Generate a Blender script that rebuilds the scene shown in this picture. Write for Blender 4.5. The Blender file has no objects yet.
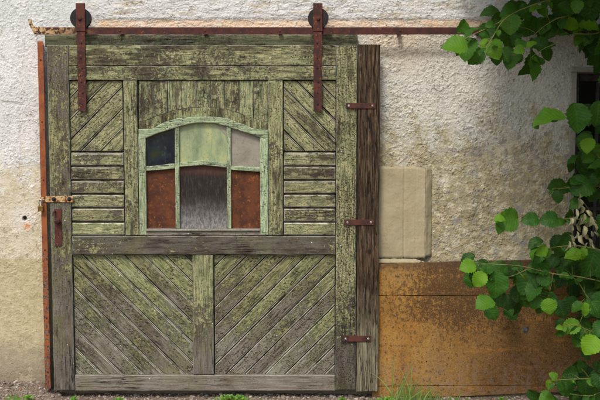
import bpy, math, random
import numpy as np
from mathutils import Vector, Matrix, noise
random.seed(7); np.random.seed(7)
scene = bpy.context.scene
C = scene.collection

# ------------------------------------------------------------------ camera
PITCH = math.radians(4.5); CAMP = Vector((0, -6.0, 1.78))
cd = bpy.data.cameras.new('camera'); cam = bpy.data.objects.new('camera', cd); C.objects.link(cam)
cam.location = CAMP; cam.rotation_euler = (math.radians(90) - PITCH, 0, 0)
cd.sensor_width = 36; cd.lens = 54; cd.clip_end = 500; cd.clip_start = 0.05
scene.camera = cam

def W(px, py, Y=0.0):
    """a measured point of the photo (600x400) laid onto the upright plane at depth Y -> world (X, Z)"""
    a = (px - 300) / 900; b = (200 - py) / 900
    dy = math.cos(PITCH) + b * math.sin(PITCH); dz = -math.sin(PITCH) + b * math.cos(PITCH)
    t = (Y - CAMP.y) / dy
    return (CAMP.x + a * t, CAMP.z + dz * t)
def P3(px, py, Y):
    x, z = W(px, py, Y); return Vector((x, Y, z))

# ------------------------------------------------------------------ object helpers
def setp(o, label=None, cat=None, group=None, kind=None):
    if label: o['label'] = label
    if cat: o['category'] = cat
    if group: o['group'] = group
    if kind: o['kind'] = kind
    return o
def empty(name, loc, label=None, cat=None, group=None):
    o = bpy.data.objects.new(name, None); C.objects.link(o); o.location = loc
    o.empty_display_size = .1
    return setp(o, label, cat, group)

class MB:
    """collects geometry in world coordinates; build() links it as one mesh object"""
    def __init__(s): s.v = []; s.f = []; s.uv = []; s.e = []; s.sm = []; s.mi = []
    def face(s, idx, uv=None, edge=0.0, smooth=False, mi=0):
        s.f.append(tuple(idx)); s.uv.append(uv or [(0, 0)] * len(idx)); s.e.append(edge); s.sm.append(smooth); s.mi.append(mi)
    def build(s, name, mat, parent=None, origin=None):
        me = bpy.data.meshes.new(name)
        par_loc = Vector((0, 0, 0))
        p = parent
        while p is not None: par_loc += p.location; p = p.parent
        if origin is None: origin = par_loc if parent else Vector((0, 0, 0))
        origin = Vector(origin)
        me.from_pydata([tuple(Vector(v) - origin) for v in s.v], [], s.f)
        uvl = me.uv_layers.new(name='UVMap')
        flat = [c for u in s.uv for q in u for c in q]
        uvl.data.foreach_set('uv', flat)
        at = me.attributes.new('edge', 'FLOAT', 'FACE'); at.data.foreach_set('value', s.e)
        me.polygons.foreach_set('use_smooth', s.sm)
        me.polygons.foreach_set('material_index', s.mi)
        for m in (mat if isinstance(mat, (list, tuple)) else [mat]): me.materials.append(m)
        o = bpy.data.objects.new(name, me); C.objects.link(o)
        if parent: o.parent = parent; o.location = origin - par_loc
        else: o.location = origin
        return o
    # -- a board: outline in (X,Z), extruded along Y, front edge bevelled, grain along gdir
    def prism(s, pts, yf, yb, bev=.003, gdir=(1, 0), wob=0.0, seg=0.06, mi=0, tilt=(0, 0)):
        pts = [Vector(p) for p in pts]
        area = sum(pts[i].x * pts[(i + 1) % len(pts)].y - pts[(i + 1) % len(pts)].x * pts[i].y for i in range(len(pts)))
        if abs(area) < 1e-5: return
        if area < 0: pts.reverse()
        if wob:
            q = []
            for i, p in enumerate(pts):
                r = pts[(i + 1) % len(pts)]; L = (r - p).length; n = max(1, int(L / seg))
                nrm = Vector(((r - p).y, -(r - p).x)).normalized() if L > 1e-6 else Vector((0, 0))
                for k in range(n):
                    w = p.lerp(r, k / n)
                    if k: w = w + nrm * (noise.noise(Vector((w.x * 9, w.y * 9, yf * 31))) * wob * 1.6 - wob * .3)
                    q.append(w)
            pts = q
        n = len(pts); ins = []
        for i in range(n):
            a, b, c = pts[i - 1], pts[i], pts[(i + 1) % n]
            d1 = (b - a); d2 = (c - b)
            if d1.length < 1e-7 or d2.length < 1e-7: ins.append(b); continue
            d1.normalize(); d2.normalize()
            n1 = Vector((-d1.y, d1.x)); n2 = Vector((-d2.y, d2.x)); m = n1 + n2
            if m.length < .2: ins.append(b + n1 * bev); continue
            m = m / m.length_squared * 2 * bev
            ins.append(b + m)
        gd = Vector(gdir).normalized(); gp = Vector((-gd.y, gd.x))
        ou, ov = random.random() * 40, random.random() * 40
        cx = sum((p.x for p in pts)) / n; cz = sum((p.y for p in pts)) / n
        def uvp(p, k=0): return (p.dot(gd) + ou, p.dot(gp) + ov + k)
        def yy(p, y): return y + (p.x - cx) * tilt[0] + (p.y - cz) * tilt[1]
        b0 = len(s.v)
        for p in ins: s.v.append((p.x, yy(p, yf), p.y))
        for p in pts: s.v.append((p.x, yy(p, yf + bev), p.y))
        for p in pts: s.v.append((p.x, yb, p.y))
        s.face([b0 + i for i in range(n)], [uvp(p) for p in ins], 0, mi=mi)
        for i in range(n):
            j = (i + 1) % n
            s.face([b0 + i, b0 + n + i, b0 + n + j, b0 + j][::1], [uvp(ins[i]), uvp(pts[i]), uvp(pts[j]), uvp(ins[j])], 1, mi=mi)
            s.face([b0 + n + i, b0 + 2 * n + i, b0 + 2 * n + j, b0 + n + j], [uvp(pts[i]), uvp(pts[i], .05), uvp(pts[j], .05), uvp(pts[j])], .5, mi=mi)
        s.face([b0 + 2 * n + i for i in reversed(range(n))], [uvp(pts[i]) for i in reversed(range(n))], 0, mi=mi)
    def box(s, x0, z0, x1, z1, yf, yb, bev=.003, gdir=(1, 0), wob=0, **k):
        s.prism([(x0, z0), (x1, z0), (x1, z1), (x0, z1)], yf, yb, bev, gdir, wob, **k)
    def tube(s, path, rad, seg=8, cap=True, mi=0):
        path = [Vector(p) for p in path]; n = len(path)
        rad = rad if isinstance(rad, (list, tuple)) else [rad] * n
        b0 = len(s.v); prev = None
        for i, p in enumerate(path):
            t = (path[min(i + 1, n - 1)] - path[max(i - 1, 0)]).normalized()
            if prev is None:
                r = t.cross(Vector((0, 0, 1)));
                if r.length < .1: r = t.cross(Vector((0, 1, 0)))
            else: r = prev - t * prev.dot(t)
            r.normalize(); prev = r; u = t.cross(r)
            for k in range(seg):
                a = 2 * math.pi * k / seg
                s.v.append(tuple(p + (r * math.cos(a) + u * math.sin(a)) * rad[i]))
        L = 0
        for i in range(n - 1):
            for k in range(seg):
                k2 = (k + 1) % seg
                s.face([b0 + i * seg + k, b0 + i * seg + k2, b0 + (i + 1) * seg + k2, b0 + (i + 1) * seg + k],
                       [(i * .05, k * .01), (i * .05, k * .01 + .01), (i * .05 + .05, k * .01 + .01), (i * .05 + .05, k * .01)], 0, True, mi=mi)
        if cap:
            s.face([b0 + k for k in reversed(range(seg))], mi=mi); s.face([b0 + (n - 1) * seg + k for k in range(seg)], mi=mi)
    def lathe(s, c, prof, seg=24, axis='Y', mi=0):
        """profile [(radius, offset along axis)]; axis Y = turned piece facing the camera"""
        b0 = len(s.v); n = len(prof)
        for r, h in prof:
            for k in range(seg):
                a = 2 * math.pi * k / seg
                s.v.append((c[0] + r * math.cos(a), c[1] + h, c[2] + r * math.sin(a)) if axis == 'Y' else (c[0] + r * math.cos(a), c[1] + r * math.sin(a), c[2] + h))
        for i in range(n - 1):
            for k in range(seg):
                k2 = (k + 1) % seg
                s.face([b0 + i * seg + k, b0 + i * seg + k2, b0 + (i + 1) * seg + k2, b0 + (i + 1) * seg + k], None, 0, False, mi=mi)
        s.face([b0 + k for k in range(seg)], mi=mi); s.face([b0 + (n - 1) * seg + k for k in range(seg)], mi=mi)

# ------------------------------------------------------------------ shader helper
class G:
    def __init__(s, name):
        s.m = bpy.data.materials.new(name); s.m.use_nodes = True; s.nt = s.m.node_tree; s.nt.nodes.clear()
        s.out = s.nt.nodes.new('ShaderNodeOutputMaterial')
    def put(s, sock, v):
        if v is None: return
        if isinstance(v, bpy.types.NodeSocket): s.nt.links.new(v, sock)
        elif isinstance(v, (tuple, list)):
            if sock.type == 'RGBA' and len(v) == 3: v = (*v, 1)
            sock.default_value = v
        else:
            if sock.type in ('RGBA',): v = (v, v, v, 1)
            if sock.type in ('VECTOR',): v = (v, v, v)
            sock.default_value = v
    def n(s, t, inp={}, **p):
        nd = s.nt.nodes.new('ShaderNode' + t)
        for k, v in p.items(): setattr(nd, k, v)
        for k, v in inp.items(): s.put(nd.inputs[k], v)
        return nd
    def M(s, op, a, b=None, c=None, clamp=False):
        nd = s.n('Math', {0: a}, operation=op, use_clamp=clamp)
        if b is not None: s.put(nd.inputs[1], b)
        if c is not None: s.put(nd.inputs[2], c)
        return nd.outputs[0]
    def obj(s): return s.n('TexCoord').outputs['Object']
    def uv(s): return s.n('TexCoord').outputs['UV']
    def sc(s, vec, x, y=None, z=None, off=(0, 0, 0)):
        y = x if y is None else y; z = x if z is None else z
        return s.n('Mapping', {'Vector': vec, 'Scale': (x, y, z), 'Location': off}).outputs[0]
    def noise(s, vec, scale=1, detail=4, rough=.55, dist=0, lac=2.0):
        detail = min(detail, 4 if scale >= 40 else 5 if scale >= 14 else 6)
        return s.n('TexNoise', {'Vector': vec, 'Scale': scale, 'Detail': detail, 'Roughness': rough, 'Distortion': dist, 'Lacunarity': lac}).outputs['Fac']
    def vor(s, vec, scale=1, feature='F1', rnd=1, smooth=None):
        nd = s.n('TexVoronoi', {'Vector': vec, 'Scale': scale, 'Randomness': rnd}, feature=feature)
        if smooth is not None: nd.inputs['Smoothness'].default_value = smooth
        return nd
    def ramp(s, fac, stops, interp='LINEAR'):
        nd = s.n('ValToRGB', {'Fac': fac}); cr = nd.color_ramp; cr.interpolation = interp
        while len(cr.elements) < len(stops): cr.elements.new(.5)
        for e, (p, c) in zip(cr.elements, stops):
            e.position = p; e.color = (*c, 1) if isinstance(c, (tuple, list)) else (c, c, c, 1)
        return nd.outputs[0]
    def step(s, v, a, b):   # smooth map a..b -> 0..1
        return s.n('MapRange', {'Value': v, 'From Min': a, 'From Max': b}, interpolation_type='SMOOTHSTEP').outputs[0]
    def mix(s, f, a, b, mode='MIX'):
        nd = s.n('Mix', {}, data_type='RGBA', blend_type=mode)
        s.put(nd.inputs[0], f); s.put(nd.inputs[6], a); s.put(nd.inputs[7], b); return nd.outputs[2]
    def xyz(s, v): nd = s.n('SeparateXYZ', {0: v}); return nd.outputs
    def attr(s, name): return s.n('Attribute', {}, attribute_name=name).outputs['Fac']
    def bump(s, h, dist=.003, strength=1, normal=None):
        nd = s.n('Bump', {'Height': h, 'Distance': dist, 'Strength': strength})
        if normal is not None: s.put(nd.inputs['Normal'], normal)
        return nd.outputs[0]
    def bsdf(s, col, rough=.8, normal=None, metal=0, spec=.3, **k):
        nd = s.n('BsdfPrincipled', {'Base Color': col, 'Roughness': rough, 'Metallic': metal, 'Specular IOR Level': spec})
        if normal is not None: s.put(nd.inputs['Normal'], normal)
        for kk, v in k.items(): s.put(nd.inputs[kk], v)
        s.nt.links.new(nd.outputs[0], s.out.inputs['Surface']); return nd

def wood(name, amount=.5, green=(.265, .285, .14), green2=(.42, .41, .22), dark=1.0, zgrad=.3, chips=.5, stain=.5, bare=(.20, .185, .16), yel=.5, streak=.5, moss=.4, worn_highlight=.35, brown=.5, umber=.5, tone=.92):
    g = G(name); o = g.obj(); uv = g.uv(); X, Y, Z = g.xyz(o)
    g1 = g.noise(g.sc(uv, 5, 85, 1), 1, 8, .72, .3)
    g2 = g.noise(g.sc(uv, 22, 300, 1), 1, 4, .6)
    ck = g.noise(g.sc(uv, 1.6, 42, 1), 1, 5, .6, .25)
    crack = g.M('MULTIPLY', g.step(g.M('ABSOLUTE', g.M('SUBTRACT', ck, .5)), .016, .004), g.step(g.noise(g.sc(uv, 3, 8, 1), 1, 2), .50, .62))
    k = dark
    b = bare
    wc = g.ramp(g1, [(.25, (b[0] * .30 * k, b[1] * .27 * k, b[2] * .24 * k)), (.43, (b[0] * .70 * k, b[1] * .67 * k, b[2] * .62 * k)), (.56, (b[0] * k, b[1] * k, b[2] * k)), (.75, (b[0] * 1.45 * k, b[1] * 1.45 * k, b[2] * 1.45 * k))])
    wc = g.mix(g.M('MULTIPLY', g.step(g2, .42, .25), .5), wc, (.03, .025, .02))
    wb = g.noise(o, 5.5, 8, .7)
    wc = g.mix(g.M('MULTIPLY', g.step(wb, .46, .62), umber), wc, (b[0] * .42 * k, b[1] * .30 * k, b[2] * .20 * k))
    wc = g.mix(g.M('MULTIPLY', g.step(g.noise(o, 3.3, 7, .7), .48, .62), moss), wc, (.165, .175, .085))
    # paint that is still on the board
    pv = g.noise(o, 16, 6, .72)
    pc = g.mix(g.step(pv, .42, .58), green, green2)
    pc = g.mix(g.step(g.noise(g.sc(uv, 9, 100, 1), 1, 6, .7), .60, .36), pc, (green[0] * .42, green[1] * .42, green[2] * .45))
    pc = g.mix(g.M('MULTIPLY', g.step(g.noise(o, 3.1, 4, .6), .55, .7), .35), pc, (.43, .45, .27))
    n1 = g.noise(o, 38, 10, .84)
    n2 = g.noise(g.sc(uv, 22, 62, 1), 1, 9, .78)
    lo = g.noise(o, 2.6, 4, .6)
    isl = g.n('NewGeometry').outputs['Random Per Island']
    s = g.M('ADD', g.M('MULTIPLY', n1, .9 - .45 * streak * 2 + .45), g.M('MULTIPLY', n2, .9 * streak))
    s = g.M('ADD', s, -.45 - .45 + .45 * (1 - 0))
    tot = g.M('ADD', g.M('MULTIPLY', n1, .74), g.M('MULTIPLY', n2, .26))
    tot = g.M('ADD', tot, g.M('MULTIPLY', g.M('SUBTRACT', lo, .5), .62))
    tot = g.M('ADD', tot, g.M('MULTIPLY', g.M('SUBTRACT', isl, .5), .12))
    zz = g.M('MULTIPLY', g.M('SUBTRACT', g.step(Z, -.15, 1.05), 1), zgrad)
    tot = g.M('ADD', tot, zz)
    tot = g.M('SUBTRACT', tot, g.M('MULTIPLY', g.step(g.attr('edge'), .6, .9), .06))
    th = .5 - (amount - .5) * .4
    mask = g.step(tot, th - .018, th + .018)
    thin = g.step(tot, th - .10, th + .03)
    col = g.mix(g.M('MULTIPLY', thin, .4), wc, (green[0] * .5, green[1] * .5, green[2] * .55))
    col = g.mix(mask, col, pc)
    # rim of flaking paint, darker dirt in it
    rim = g.M('MULTIPLY', g.step(tot, th - .05, th - .012), g.step(tot, th + .004, th - .012))
    col = g.mix(g.M('MULTIPLY', rim, .65), col, (.022, .018, .013))
    # small chips, ticks
    c1 = g.noise(g.sc(o, 75, 75, 135, (2, 9, 0)), 1, 3, .6)
    c0 = g.noise(g.sc(uv, 70, 150, 1, (5, 5, 0)), 1, 5, .7); cm = g.noise(o, 8, 6, .7)
    fle = g.step(g.M('ADD', c0, g.M('MULTIPLY', g.M('SUBTRACT', cm, .5), .35)), .555, .60)
    col = g.mix(g.M('MULTIPLY', fle, brown), col, g.mix(g.step(cm, .4, .6), (.055, .048, .034), (.085, .052, .032)))
    chip = g.M('MULTIPLY', g.step(c1, .655 - .07 * chips, .70 - .07 * chips), g.step(g.noise(o, 5, 5, .65), .50 - .08 * chips, .60 - .08 * chips))
    col = g.mix(g.M('MULTIPLY', chip, .88), col, (.030, .020, .013))
    # brown-black weather stains
    st = g.step(g.noise(g.sc(uv, 2.6, 11, 1, (3, 1, 0)), 1, 9, .72), .60 - .12 * stain, .74 - .12 * stain)
    col = g.mix(g.M('MULTIPLY', st, .78), col, (.034, .022, .015))
    rust = g.step(g.noise(g.sc(o, 9, 9, 6, (7, 3, 2)), 1, 7, .7), .66, .76)
    col = g.mix(g.M('MULTIPLY', rust, .55), col, (.13, .055, .025))
    col = g.mix(g.M('MULTIPLY', crack, .9), col, (.010, .008, .006))
    # pale arris: some wear, plus edge highlights painted into the colour
    wn = g.M('MULTIPLY', g.step(g.attr('edge'), .7, .95), g.step(g.noise(o, 16, 5, .7), .38, .54))
    col = g.mix(g.M('MULTIPLY', wn, worn_highlight * .85), col, (.56, .55, .48))
    # bird-lime specks
    vo = g.vor(o, 26)
    wsp = g.M('MULTIPLY', g.step(vo.outputs['Distance'], .12, .07), g.step(g.xyz(vo.outputs['Color'])[0], .90, .92))
    col = g.mix(wsp, col, (.75, .75, .72))
    kn = g.vor(g.sc(uv, 2.4, 7.5, 1, (3, 3, 0)), 1); kd = kn.outputs['Distance']; ksel = g.step(g.xyz(kn.outputs['Color'])[1], .62, .64)
    knot = g.M('MULTIPLY', g.step(g.M('ADD', kd, g.M('MULTIPLY', g2, .05)), .15, .09), ksel)
    col = g.mix(g.M('MULTIPLY', knot, .85), col, (.035, .020, .012))
    col = g.mix(g.step(isl, .0, 1.0), g.mix(1, col, (.90, .86, .84), 'MULTIPLY'), g.mix(1, col, (1.10, 1.13, 1.10), 'MULTIPLY'))
    hs = g.n('HueSaturation', {'Color': col, 'Value': tone, 'Saturation': 1.0}); col = hs.outputs[0]
    h = g.M('ADD', g.M('MULTIPLY', mask, .45), g.M('MULTIPLY', g1, .9))
    h = g.M('SUBTRACT', h, g.M('MULTIPLY', knot, .5))
    h = g.M('ADD', h, g.M('MULTIPLY', g2, .35)); h = g.M('SUBTRACT', h, g.M('MULTIPLY', crack, 1.6)); h = g.M('SUBTRACT', h, g.M('MULTIPLY', chip, .7))
    g.bsdf(col, g.M('SUBTRACT', .88, g.M('MULTIPLY', mask, .22)), g.bump(h, .0019, .9), spec=.2)
    return g.m

def rusty(name, a=(.105, .030, .016), b=(.045, .018, .014), c=(.26, .085, .02), amt=.5, scale=1, yellow=0):
    g = G(name); o = g.obj()
    n1 = g.noise(o, 14 * scale, 8, .7); n2 = g.noise(g.sc(o, 60, 60, 45, (4, 1, 2)), scale, 6, .7); n3 = g.noise(o, 260, 3, .6)
    col = g.mix(g.step(n1, .40, .60), b, a)
    col = g.mix(g.M('MULTIPLY', g.step(n2, .62 - .15 * amt, .72 - .12 * amt), .85), col, c)
    col = g.mix(g.M('MULTIPLY', g.step(n3, .55, .72), .5), col, (.02, .012, .01))
    if yellow:
        x = g.xyz(o)[0]
        f = g.M('MULTIPLY', g.step(x, .48, .02), g.step(g.noise(o, 42, 6, .7), .46, .53)) if yellow == 1 else g.step(g.noise(o, 48, 6, .7), .44, .53)
        col = g.mix(f, col, g.mix(g.step(g.noise(o, 90, 3), .4, .6), (.40, .22, .065), (.46, .36, .20)))
    h = g.M('ADD', g.M('MULTIPLY', n2, .6), g.M('MULTIPLY', n3, .5))
    g.bsdf(col, .78, g.bump(h, .0015, .9), spec=.3); return g.m

# ------------------------------------------------------------------ materials
M = {}
M['stile_left'] = wood('weathered_paint_stile_left', .42, zgrad=.22, stain=.75, chips=.9, dark=.85, green=(.26, .265, .13), green2=(.35, .335, .16), brown=.7)
M['stile_right'] = wood('weathered_paint_stile_right', .78, zgrad=.28, stain=.7, chips=1.7, dark=.6, brown=.95, tone=.86)
M['top_rail'] = wood('weathered_paint_top_rail', .58, zgrad=.1, stain=1.15, chips=.8, dark=.5, brown=.8, streak=.8)
M['mid_rail'] = wood('weathered_bare_mid_rail', .20, zgrad=.0, stain=.7, chips=.6, dark=.62)
M['bottom_rail'] = wood('weathered_grey_bottom_rail', .16, tone=.82, zgrad=.3, stain=.15, chips=.4, dark=1.15, bare=(.23, .21, .18), umber=.25)
M['center_stile'] = wood('weathered_paint_centre_stile', .75, zgrad=.30, stain=.45, chips=.8, dark=.85)
M['panel'] = wood('weathered_paint_panels', .74, zgrad=.1, stain=.6, chips=1.2, dark=.75, worn_highlight=.6, brown=.8)
M['panel_low'] = wood('weathered_paint_lower_panels', .82, zgrad=.30, stain=.36, chips=1.3, dark=1.0, green=(.225, .245, .11), green2=(.32, .32, .15), moss=.6, worn_highlight=.8, bare=(.235, .23, .19), brown=.6, umber=.3, tone=.90)
M['slats'] = wood('weathered_paint_slats', .64, zgrad=.1, stain=.8, chips=1.0, dark=.7, worn_highlight=.95, brown=.8)
M['center'] = wood('weathered_paint_centre', .66, green=(.27, .31, .16), zgrad=.1, stain=.9, brown=.9, chips=.9, dark=.6)
M['side'] = wood('weathered_paint_side', .66, zgrad=.1, stain=.8, brown=.9, chips=1.0, dark=.6)
M['arch'] = wood('weathered_paint_arch', .62, green=(.30, .33, .16), green2=(.37, .37, .18), zgrad=.1, stain=1.3, chips=1.0, dark=.6, worn_highlight=.1, brown=.9)
M['frame'] = wood('faded_mint_frame_paint', 1.15, green=(.36, .46, .27), green2=(.42, .50, .32), zgrad=.1, stain=.25, chips=1.0, dark=.7, brown=.55, worn_highlight=.2, tone=.92)
M['sill'] = wood('bare_grey_window_sill', .25, green=(.33, .46, .26), zgrad=.1, stain=.2, dark=1.3, bare=(.22, .21, .19))
M['header'] = wood('mossy_header_board', .6, green=(.24, .26, .15), green2=(.28, .27, .16), zgrad=0, stain=.6, dark=1)

def post_mat():
    g = G('dark_brown_post_timber'); o = g.obj(); uv = g.uv(); Z = g.xyz(o)[2]
    g1 = g.noise(g.sc(uv, 5, 95, 1), 1, 9, .78, .4); g2 = g.noise(g.sc(uv, 14, 300, 1), 1, 4, .65)
    top = g.ramp(g1, [(.32, (.006, .004, .003)), (.45, (.036, .023, .013)), (.56, (.100, .066, .038)), (.70, (.27, .20, .135))])
    bot = g.ramp(g1, [(.3, (.03, .027, .018)), (.45, (.12, .11, .07)), (.58, (.23, .21, .14)), (.75, (.40, .37, .27))])
    f = g.step(g.M('ADD', Z, g.M('MULTIPLY', g.noise(o, 5, 5, .65), .5)), 1.05, .45)
    col = g.mix(f, top, bot)
    col = g.mix(g.M('MULTIPLY', g.step(g2, .42, .28), .7), col, (.02, .013, .01))
    crk = g.step(g.M('ABSOLUTE', g.M('SUBTRACT', g.noise(g.sc(uv, 1.3, 30, 1), 1, 5, .6, .3), .5)), .014, .004)
    blot = g.step(g.noise(g.sc(o, 12, 6, 5), 1, 9, .75), .50, .62)
    col = g.mix(g.M('MULTIPLY', blot, .5), col, (.025, .015, .009))
    col = g.mix(g.M('MULTIPLY', crk, .9), col, (.008, .006, .004))
    pal = g.step(g.noise(g.sc(o, 7, 7, 5, (9, 2, 1)), 1, 8, .7), .66, .76)
    col = g.mix(g.M('MULTIPLY', pal, .6), col, (.40, .33, .30))
    kn = g.vor(g.sc(o, 7, 7, 5), 1); d = kn.outputs['Distance']
    col = g.mix(g.M('MULTIPLY', g.step(d, .14, .05), .85), col, (.014, .009, .007))
    h = g.M('SUBTRACT', g.M('ADD', g1, g.M('MULTIPLY', g2, .4)), crk); g.bsdf(col, .85, g.bump(h, .005, 1), spec=.2); return g.m
M['post'] = post_mat()
M['iron'] = rusty('dark_rusted_iron', amt=.15, a=(.085, .028, .018), b=(.040, .016, .014))
M['iron_strap'] = rusty('rusted_strap_iron', a=(.090, .026, .017), b=(.038, .015, .013), c=(.34, .12, .02), amt=.28)
M['wheel'] = rusty('black_roller_iron', a=(.022, .017, .018), b=(.010, .009, .011), c=(.08, .03, .02), amt=.0)
M['rail'] = rusty('rust_painted_rail', a=(.075, .022, .016), b=(.040, .015, .013), c=(.20, .075, .02), amt=.2, yellow=1)
M['hasp'] = rusty('chipped_yellow_hasp', a=(.13, .035, .018), b=(.05, .02, .015), yellow=2)
M['rustpane'] = rusty('red_brown_rust_sheet', a=(.115, .036, .012), b=(.055, .019, .009), c=(.27, .10, .018), amt=.35, scale=.8)
def simple(name, col, rough=.5, metal=0, spec=.4, var=.3):
    g = G(name); o = g.obj(); n = g.noise(o, 25, 7, .7)
    c = g.mix(g.step(n, .35, .7), tuple(x * (1 - var) for x in col), tuple(min(1, x * (1 + var)) for x in col))
    g.bsdf(c, rough, g.bump(n, .001, .6), metal, spec); return g.m
M['brass'] = simple('tarnished_brass', (.22, .13, .035), .45, .7)
M['steel'] = simple('scuffed_steel', (.45, .44, .42), .35, .9)
M['zinc'] = simple('dull_grey_bolt', (.09, .09, .075), .6, .3, var=.6)
M['black'] = simple('near_black', (.008, .007, .006), .9)  # near-black for the keyhole, nail holes and a nail head
def jamb_mat():
    g = G('orange_painted_rusty_angle'); o = g.obj(); Z = g.xyz(o)[2]
    n = g.noise(o, 12, 8, .7); n2 = g.noise(o, 55, 6, .7)
    col = g.mix(g.step(n, .4, .62), (.27, .080, .020), (.19, .048, .014))
    low = g.step(Z, 1.25, .6)
    chip = g.step(g.M('ADD', n2, g.M('MULTIPLY', low, .11)), .60, .65)
    col = g.mix(chip, col, g.mix(g.step(g.noise(o, 80, 3), .45, .55), (.05, .025, .018), (.15, .12, .10)))
    st = g.step(g.noise(g.sc(o, 20, 20, 4), 1, 6, .7), .52, .7)
    col = g.mix(g.M('MULTIPLY', st, g.M('ADD', .25, g.M('MULTIPLY', low, .65))), col, (.06, .02, .012))
    g.bsdf(col, .6, g.bump(g.M('ADD', n2, g.M('MULTIPLY', chip, -.5)), .0015, .8), spec=.35); return g.m
M['jamb'] = jamb_mat()
def pane_mat(kind):
    g = G('pane_' + kind); o = g.obj(); X, Y, Z = g.xyz(o)
    if kind == 'dark':
        n = g.noise(o, 9, 5, .6)
        c = g.ramp(n, [(.35, (.004, .008, .016)), (.55, (.010, .020, .026)), (.7, (.022, .03, .012))])
        du = g.step(g.noise(g.sc(o, 30, 30, 9), 1, 8, .8), .54, .64); c = g.mix(g.M('MULTIPLY', du, .3), c, (.10, .11, .10))
        g.bsdf(c, .12, g.bump(g.noise(o, 8, 2), .002, .5), spec=.5)
    elif kind == 'green':
        n = g.noise(g.sc(o, 14, 14, 5), 1, 6, .65)
        c = g.ramp(n, [(.32, (.16, .21, .12)), (.5, (.25, .31, .17)), (.68, (.37, .39, .18))])
        d = g.M('ADD', X, g.M('MULTIPLY', Z, .8))
        v = g.n('TexVoronoi', {'Vector': g.sc(o, 7, 1, 5), 'Scale': 1}, feature='DISTANCE_TO_EDGE').outputs['Distance']
        c = g.mix(g.M('MULTIPLY', g.step(v, .006, .001), .3), c, (.10, .12, .06))
        sp = g.step(g.noise(o, 60, 5, .8), .57, .63); c = g.mix(g.M('MULTIPLY', sp, .4), c, (.10, .12, .05))
        g.bsdf(c, .25, spec=.5)
    elif kind == 'grey':
        n = g.noise(g.sc(o, 10, 10, 12), 1, 6, .6)
        c = g.ramp(n, [(.3, (.18, .165, .13)), (.7, (.30, .28, .225))])
        sp = g.step(g.noise(o, 70, 5, .8), .58, .64); c = g.mix(g.M('MULTIPLY', sp, .5), c, (.09, .08, .06)); g.bsdf(c, .45, spec=.4)
    return g.m
for k in ('dark', 'green', 'grey'): M['pane_' + k] = pane_mat(k)
def dark_wood_pane(zlo, zhi):
    g = G('charred_board_pane'); o = g.obj(); X, Y, Z = g.xyz(o)
    g1 = g.noise(g.sc(o, 90, 1, 14), 1, 9, .78); n = g.noise(o, 14, 7, .7)
    c = g.ramp(g1, [(.32, (.004, .003, .0025)), (.52, (.017, .013, .010)), (.72, (.075, .06, .05))])
    hh = g.M('ADD', g.M('DIVIDE', g.M('SUBTRACT', Z, zlo), zhi - zlo), g.M('MULTIPLY', g.M('SUBTRACT', n, .5), .28))
    c = g.mix(g.M('MULTIPLY', g.step(hh, .58, -.12), .8), c, g.mix(g.step(g.noise(g.sc(o, 60, 1, 30), 1, 6, .8), .4, .6), (.14, .135, .13), (.38, .375, .36)))      # whitish and streaky at the sill, fading upwards
    c = g.mix(g.M('MULTIPLY', g.step(hh, .80, 1.0), .6), c, (.09, .035, .018))
    g.bsdf(c, .6, g.bump(g1, .002, .8), spec=.3); return g.m

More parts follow.
